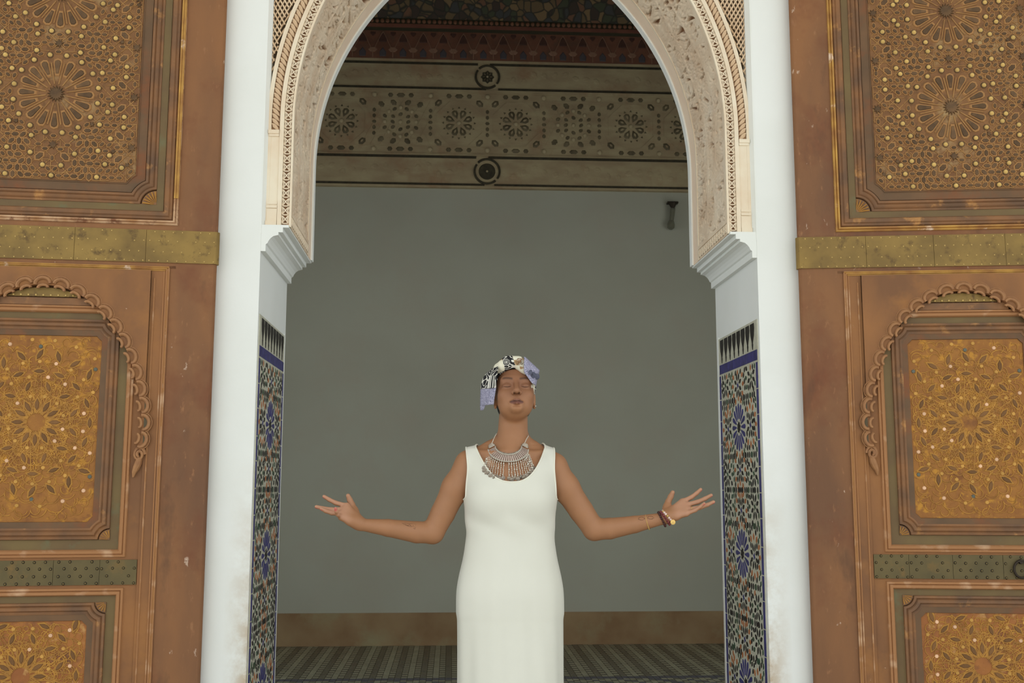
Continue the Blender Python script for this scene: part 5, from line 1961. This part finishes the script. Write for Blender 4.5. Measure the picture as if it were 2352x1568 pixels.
def sheet(name, left, right, bulge, mats, par, pick=None, nu=14, nv=18, y_l=0., y_r=0., thick=.0022):
    """cloth hanging between two edges given as (x, z) from top to bottom"""
    def res(L, n):
        L = np.array(L, float)
        d = np.r_[0, np.cumsum(np.linalg.norm(np.diff(L, axis=0), axis=1))]
        t = np.linspace(0, d[-1], n)
        return np.stack([np.interp(t, d, L[:, 0]), np.interp(t, d, L[:, 1])], 1)
    A = res([fit(*p) for p in left], nv + 1); C_ = res([fit(*p) for p in right], nv + 1)
    q = MB()
    for j in range(nv + 1):
        for i in range(nu + 1):
            t = i / nu
            p = A[j] * (1 - t) + C_[j] * t
            y = y_l * (1 - t) + y_r * t - bulge * math.sin(PI * t) - .003 * math.sin(7 * t + 4 * j / nv)
            q.v.append((p[0], y, p[1]))
    for j in range(nv):
        for i in range(nu):
            q.f.append((j * (nu + 1) + i, j * (nu + 1) + i + 1, (j + 1) * (nu + 1) + i + 1, (j + 1) * (nu + 1) + i))
            q.mi.append(pick(i / nu, j / nv) if pick else 0)
    o = q.build(name, mats, par, smooth='all')
    m_ = o.modifiers.new('thickness', 'SOLIDIFY'); m_.thickness = thick; m_.offset = 0
    return o
sheet('wrap_flap', [(-.078, 1.661), (-.0935, 1.650), (-.1050, 1.632), (-.1115, 1.614), (-.1155, 1.588)], [(-.056, 1.658), (-.058, 1.642), (-.0595, 1.620), (-.0605, 1.605), (-.062, 1.588)], .012,
      [M['squiggle'], M['print_white'], M['print_black']], wrap, lambda t, v: 0 if (v < .38 or t < .44 or t > .88) else (1, 1, 2, 1, 2, 2, 1, 2, 1)[int((t - .44) / .44 * 8.99)], 34, 18, .03, -.052)
sheet('flap_patch', [(-.1155, 1.589), (-.1165, 1.555), (-.1165, 1.5275)], [(-.062, 1.589), (-.066, 1.560), (-.070, 1.5290)], .012, [M['glitter']], wrap, None, 14, 14, .03, -.046)
sheet('flap_tail', [(-.1165, 1.529), (-.1160, 1.520), (-.1150, 1.513)], [(-.0990, 1.529), (-.1020, 1.521), (-.1060, 1.512)], .002, [M['glitter']], wrap, None, 6, 6, .03, .004)
sheet('wrap_fold', [(-.078, 1.657), (-.072, 1.648)], [(-.056, 1.664), (-.054, 1.650)], .004, [M['squiggle']], wrap, None, 8, 6, -.02, -.045)
bow = sheet('wrap_bow', [(.038, 1.697), (.037, 1.668), (.037, 1.642), (.066, 1.604)], [(.062, 1.684), (.097, 1.653), (.090, 1.625), (.083, 1.596)], .010, [M['glitter']], wrap, None, 14, 18, -.076, -.030)
for bx, bz, r in ((.061, 1.641, .0075), (.0725, 1.632, .0095), (.0860, 1.629, .0095)):
    bx, bz = fit(bx, bz)
    q = MB(); q.sphere((bx, (-.0760 if bx < .06 else -.0690 if bx < .075 else -.0530), bz), (r * .95, .0014, r * 1.2), 14, 8)
    q.build('printed_berry', M['berry'], wrap, smooth=True)
sheet('wrap_strip', [(.0605, 1.612), (.0640, 1.580), (.0665, 1.550), (.068, 1.534)], [(.082, 1.606), (.0795, 1.575), (.0740, 1.550), (.0700, 1.533)], .006, [M['cream']], wrap, None, 8, 14, -.046, -.005)
# earring
M['silver'] = mat('antique_silver', lin(226, 220, 208), lin(190, 182, 168), 160., rough=.3, metal=.8)
M['silver_dk'] = mat('tarnished_silver', lin(172, 160, 146), lin(136, 124, 112), 160., rough=.45, metal=.8)
M['rosy'] = mat('rosy_metal_bar', lin(198, 178, 166), lin(180, 160, 148), 120., rough=.45, metal=.25)
M['gold'] = mat('gold', lin(214, 180, 112), rough=.35, metal=.8)
q = MB(); c = H((.0730, .000, -.044)); q.sphere(tuple(c), .0032, 8, 6); q.build('earring', M['silver'], person, smooth=True)

# necklace
NB = TORSO + TRAP + NECK + SHO
neck = bpy.data.objects.new('necklace', None); COL.objects.link(neck); neck.parent = person
neck['label'] = 'broad silver bib necklace with chains of coins'
nf = lambda x, z: (x * .976 - .0053, 1.24 + (z - 1.24) * .976)
ncx = -.0145
ins_ = lambda th: nf(ncx - .0465 * math.cos(th), 1.381 - .032 * math.sin(th))
out_ = lambda th: nf(ncx - .0725 * math.cos(th), 1.370 - .046 * math.sin(th))
def on_chest(XZ, off=.004):
    y1_ = drop(NB, XZ, off=off); y2_ = drop(DR, XZ, off=off * .5)
    # the dress only lies over the skin below the neckline
    g_ = dress_g(np.array([(x, -.1, z) for x, z in XZ]))
    return [(x, (min(a, b_) if g > -.002 else a), z) for (x, z), a, b_, g in zip(XZ, y1_, y2_, g_)]
ths = np.linspace(.06, PI - .06, 26)
pin = on_chest([ins_(t) for t in ths], .008)
pou = on_chest([out_(t) for t in ths], .008)
def even(P3):
    c = np.polyfit(ths[5:-5] - PI / 2, [p[1] for p in P3[5:-5]], 2)
    return [(x, max(min(float(np.polyval(c, t - PI / 2)) - .002, y), float(np.polyval(c, t - PI / 2)) - .016), z) for (x, y, z), t in zip(P3, ths)]
pin, pou = even(pin), even(pou)
# inner and outer beaded rails
for P3, r, n in ((pin, .0031, 34), (pou, .0031, 46)):
    A = np.array(P3)
    d = np.r_[0, np.cumsum(np.linalg.norm(np.diff(A, axis=0), axis=1))]
    q = MB(); q.sphere((0, 0, 0), r, 8, 6); bm_ = q.mesh('rail_bead', M['silver'], True)
    for t in np.linspace(0, d[-1], n):
        link('rail_bead', bm_, neck, Matrix.Translation([float(np.interp(t, d, A[:, c])) for c in range(3)]))
A = np.array([ins_(t) for t in ths]); 
q = MB(); q.tube([(x, y, z + .0042) for x, y, z in pin], .0012, 6); q.build('rail_wire', M['silver_dk'], neck, smooth=True)
# tapered bars between the rails
for i in range(len(ths) - 1):
    a0, a1, b0, b1 = (Vector(p) for p in (pin[i], pin[i + 1], pou[i], pou[i + 1]))
    q = MB()
    f_ = lambda u, v: (a0.lerp(a1, 5e-1 + (u - .5) * .84)).lerp(b0.lerp(b1, 5e-1 + (u - .5) * .84), v)
    vs = []
    for v in (.08, .92):
        for u, dy in ((0, .001), (.25, -.0012), (.75, -.0012), (1, .001)):
            p = f_(u, v); vs.append((p.x, p.y + dy, p.z))
    for v in (.08, .92):
        for u in (0, 1):
            p = f_(u, v); vs.append((p.x, p.y + .0025, p.z))
    q.add(vs, [(0, 1, 5, 4), (1, 2, 6, 5), (2, 3, 7, 6), (0, 4, 10, 8), (3, 9, 11, 7), (0, 8, 9, 3, 2, 1), (4, 5, 6, 7, 11, 10), (8, 10, 11, 9)])
    q.build('bar', M['rosy'], neck)
# end plates and the chain round the neck
for sx in (-1, 1):
    ctr = (-.0735, 1.3785) if sx < 0 else (.0445, 1.3785)
    c = nf(*ctr)
    c = (c[0], (pin[0 if sx < 0 else -1][1] + pou[0 if sx < 0 else -1][1]) / 2, c[1])
    a = .45 if sx < 0 else -.45
    q = MB()
    poly = rotp([(.0138 * math.cos(PI * i / 10), .0138 * math.sin(PI * i / 10)) for i in range(11)], a, (c[0], c[2]))
    q.prism(poly, lambda u, v, w_: (u, c[1] - w_ + .003, v), 0, .0035, .12)
    ep = q.build('end_plate', M['silver_dk'], neck)
    q = MB()
    for j in range(3):
        q.tube([(*(lambda p: (p[0], c[1] - .001, p[1]))(rotp([(-.011 + .002 * j, .0005 + .0025 * j)], a, (c[0], c[2]))[0]),), (*(lambda p: (p[0], c[1] - .001, p[1]))(rotp([(.011 - .002 * j, .0005 + .0025 * j)], a, (c[0], c[2]))[0]),)], .0008, 5)
    q.build('plate_ridges', M['silver'], neck, smooth=True)
    # chain: up the side of the neck and round the back
    pts = []
    for x, y, z in ((c[0] * sx, c[1], c[2] + .013), (.0705 if sx < 0 else .0455, c[1] + .014, 1.403), (.0655 if sx < 0 else .0535, -.006, 1.414), (.0585 if sx < 0 else .0520, .035, 1.424), (.035, .078, 1.432), (0, .092, 1.434)):
        pts.append(np.array((x * sx, y, z)))
    A = np.array(pts)
    d = np.r_[0, np.cumsum(np.linalg.norm(np.diff(A, axis=0), axis=1))]
    q = MB()
    for j, t in enumerate(np.arange(0, d[-1], .0042)):
        p = [float(np.interp(t, d, A[:, k_])) for k_ in range(3)]
        q.sphere(p, (.0016, .0016, .0026) if j % 2 else (.0023, .0018, .0018), 6, 4)
    q.build('neck_chain', M['silver'], neck, smooth=True)
# hanging chains that end in coins
q = MB(); q.tube([(0, .0006, 0), (0, -.0006, 0)], [.0073, .0073], 14)
q.tube([(.0060 * math.cos(2 * PI * i / 14), -.0008, .0060 * math.sin(2 * PI * i / 14)) for i in range(14)], .0006, 4, closed=True)
q.sphere((0, -.0008, 0), (.0028, .0006, .0028), 6, 4)
coin_me = q.mesh('coin', M['silver_dk'], True)
rs = random.Random(4)
for i in range(25):
    t = .10 + (PI - .20) * i / 24
    if i == 11: continue
    a = out_(t)
    e = nf(ncx - .0905 * math.cos(t), 1.311 - .040 * math.sin(t) - (.005 if i % 2 else 0))
    n = 8
    XZ = [(a[0] + (e[0] - a[0]) * j / n + .0008 * math.sin(j * 2 + i), a[1] - .002 + (e[1] - a[1]) * j / n) for j in range(n + 1)]
    P3 = on_chest(XZ, .0055)
    ya = float(np.interp(t, ths, [p_[1] for p_ in pou]))
    P3 = [(x, ya * (1 - k_ / n) ** 2 + y * (1 - (1 - k_ / n) ** 2), z) for k_, (x, y, z) in enumerate(P3)]
    q = MB()
    for j, p in enumerate(P3[:-1]):
        m_ = [(p[k_] + P3[j + 1][k_]) / 2 for k_ in range(3)]
        if j % 3 == 1 and rs.random() < .5:
            q.sphere(p, (.0030, .002, .0036), 6, 5)
        else:
            q.sphere(p, (.0022, .0016, .0022), 6, 4)
        q.sphere(m_, (.0010, .0014, .0030), 6, 4)
    q.build('pendant_chain', M['silver'], neck, smooth=True)
    p = P3[-1]
    link('coin', coin_me, neck, Matrix.Translation((p[0], p[1] - .001, p[2] - .004)) @ Matrix.Rotation(rs.uniform(-.25, .25), 4, 'X') @ Matrix.Rotation(rs.uniform(-.4, .4), 4, 'Z'))

# bracelets on the left wrist
M['wine_bead'] = mat('wine_wood_bead', lin(120, 56, 58), rough=.35, vary=.15)
M['dark_bead'] = mat('dark_wood_bead', lin(72, 42, 38), rough=.35, vary=.15)
M['pearl_bead'] = mat('pale_stone_bead', lin(226, 200, 190), rough=.25, vary=.12)
def bracelet(name, c, nrm, rad, rb, n, m, label, alt=None):
    r_ = bpy.data.objects.new(name, None); COL.objects.link(r_); r_.parent = person; r_['label'] = label
    nrm = Vector(nrm).normalized()
    u_ = nrm.cross(Vector((0, 1, 0))).normalized(); v_ = nrm.cross(u_)
    me_ = {}
    for i in range(n):
        a = 2 * PI * i / n
        p = Vector(c) + (u_ * math.cos(a) + v_ * math.sin(a)) * rad
        mm = alt if (alt and i % 3 == 1) else m
        if mm.name not in me_:
            q = MB(); q.sphere((0, 0, 0), rb, 10, 7); me_[mm.name] = q.mesh('bead', mm, True)
        link('bead', me_[mm.name], r_, Matrix.Translation(p))
    return r_
HN = (.88, -.15, .44)
bracelet('bead_bracelet', (.5215, -.052, 1.1220), HN, .0262, .0046, 18, M['dark_bead'], 'string of dark brown wooden beads')
bracelet('bead_bracelet', (.5325, -.055, 1.1255), (.80, -.1, .58), .0268, .0046, 18, M['wine_bead'], 'string of wine red beads')
pb = bracelet('bead_bracelet', (.5420, -.056, 1.1310), (.74, -.1, .66), .0262, .0044, 19, M['pearl_bead'], 'string of pale stone beads with a gold coin', M['gold'])
q = MB(); q.tube([(0, .0008, 0), (0, -.0008, 0)], [.0088, .0088], 16)
q.tube([(.0066 * math.cos(2 * PI * i / 14), -.001, .0066 * math.sin(2 * PI * i / 14)) for i in range(14)], .0007, 4, closed=True)
q.sphere((0, -.0008, 0), (.003, .0008, .003), 6, 4)
link('gold_coin', q.mesh('gold_coin', M['gold'], True), pb, Matrix.Translation((.5540, -.084, 1.1130)))
q = MB()
nn = Vector((.93, -.25, .25)).normalized(); uu = nn.cross(Vector((0, 1, 0))).normalized(); vv = nn.cross(uu)
for i in range(46):
    a = 2 * PI * i / 46
    p = Vector((.4735, -.036, 1.1110)) + (uu * math.cos(a) + vv * math.sin(a)) * .0262
    q.sphere(p, (.0016, .0016, .0026) if i % 2 else (.0022, .0022, .0018), 6, 4)
q.build('chain_bracelet', M['gold'], person, smooth=True, label='thin gold chain bracelet')
# ring on the ring finger of the left hand
p0, p1 = Vector(HANDS[6][0]), Vector(HANDS[6][1])
ax = (p1 - p0).normalized(); uu = ax.orthogonal().normalized(); vv = ax.cross(uu); c = p0.lerp(p1, .35)
q = MB(); q.tube([c + (uu * math.cos(2 * PI * i / 18) + vv * math.sin(2 * PI * i / 18)) * .0095 for i in range(18)], .0012, 6, closed=True)
q.build('finger_ring', M['gold'], person, smooth=True)
# tattoos: thin ink lines lying in the skin
M['ink'] = mat('tattoo_ink', lin(110, 76, 54), rough=.6)
ARMS = [p for p in B if (p.lo[0] < -.3 or p.hi[0] > .3)]
def ink(lines):
    q = MB()
    for L in lines:
        pts = []
        for (x0, z0), (x1, z1) in zip(L[:-1], L[1:]):
            for t in np.linspace(0, 1, 6)[:-1]:
                pts.append((x0 + (x1 - x0) * t, z0 + (z1 - z0) * t))
        pts.append(L[-1])
        ys = drop(ARMS, pts, -.15, .08, .0002)
        q.tube([(x, y, z) for (x, z), y in zip(pts, ys)], .0008, 4)
    q.build('tattoo', M['ink'], person)
ink([[(-.391, 1.108), (-.343, 1.105), (-.345, 1.088), (-.391, 1.108)], [(-.380, 1.106), (-.372, 1.099), (-.364, 1.104), (-.357, 1.094), (-.350, 1.102)], [(-.378, 1.102), (-.346, 1.0955)]])
ink([[(.449 + .010 * math.cos(a), 1.124 + .0055 * math.sin(a)) for a in np.linspace(0, 2 * PI, 10)], [(.437, 1.122), (.449, 1.119), (.461, 1.125)], [(.480 + .010 * math.cos(a), 1.127 + .005 * math.sin(a)) for a in np.linspace(0, 2 * PI, 10)], [(.468, 1.125), (.481, 1.123), (.494, 1.127)]])
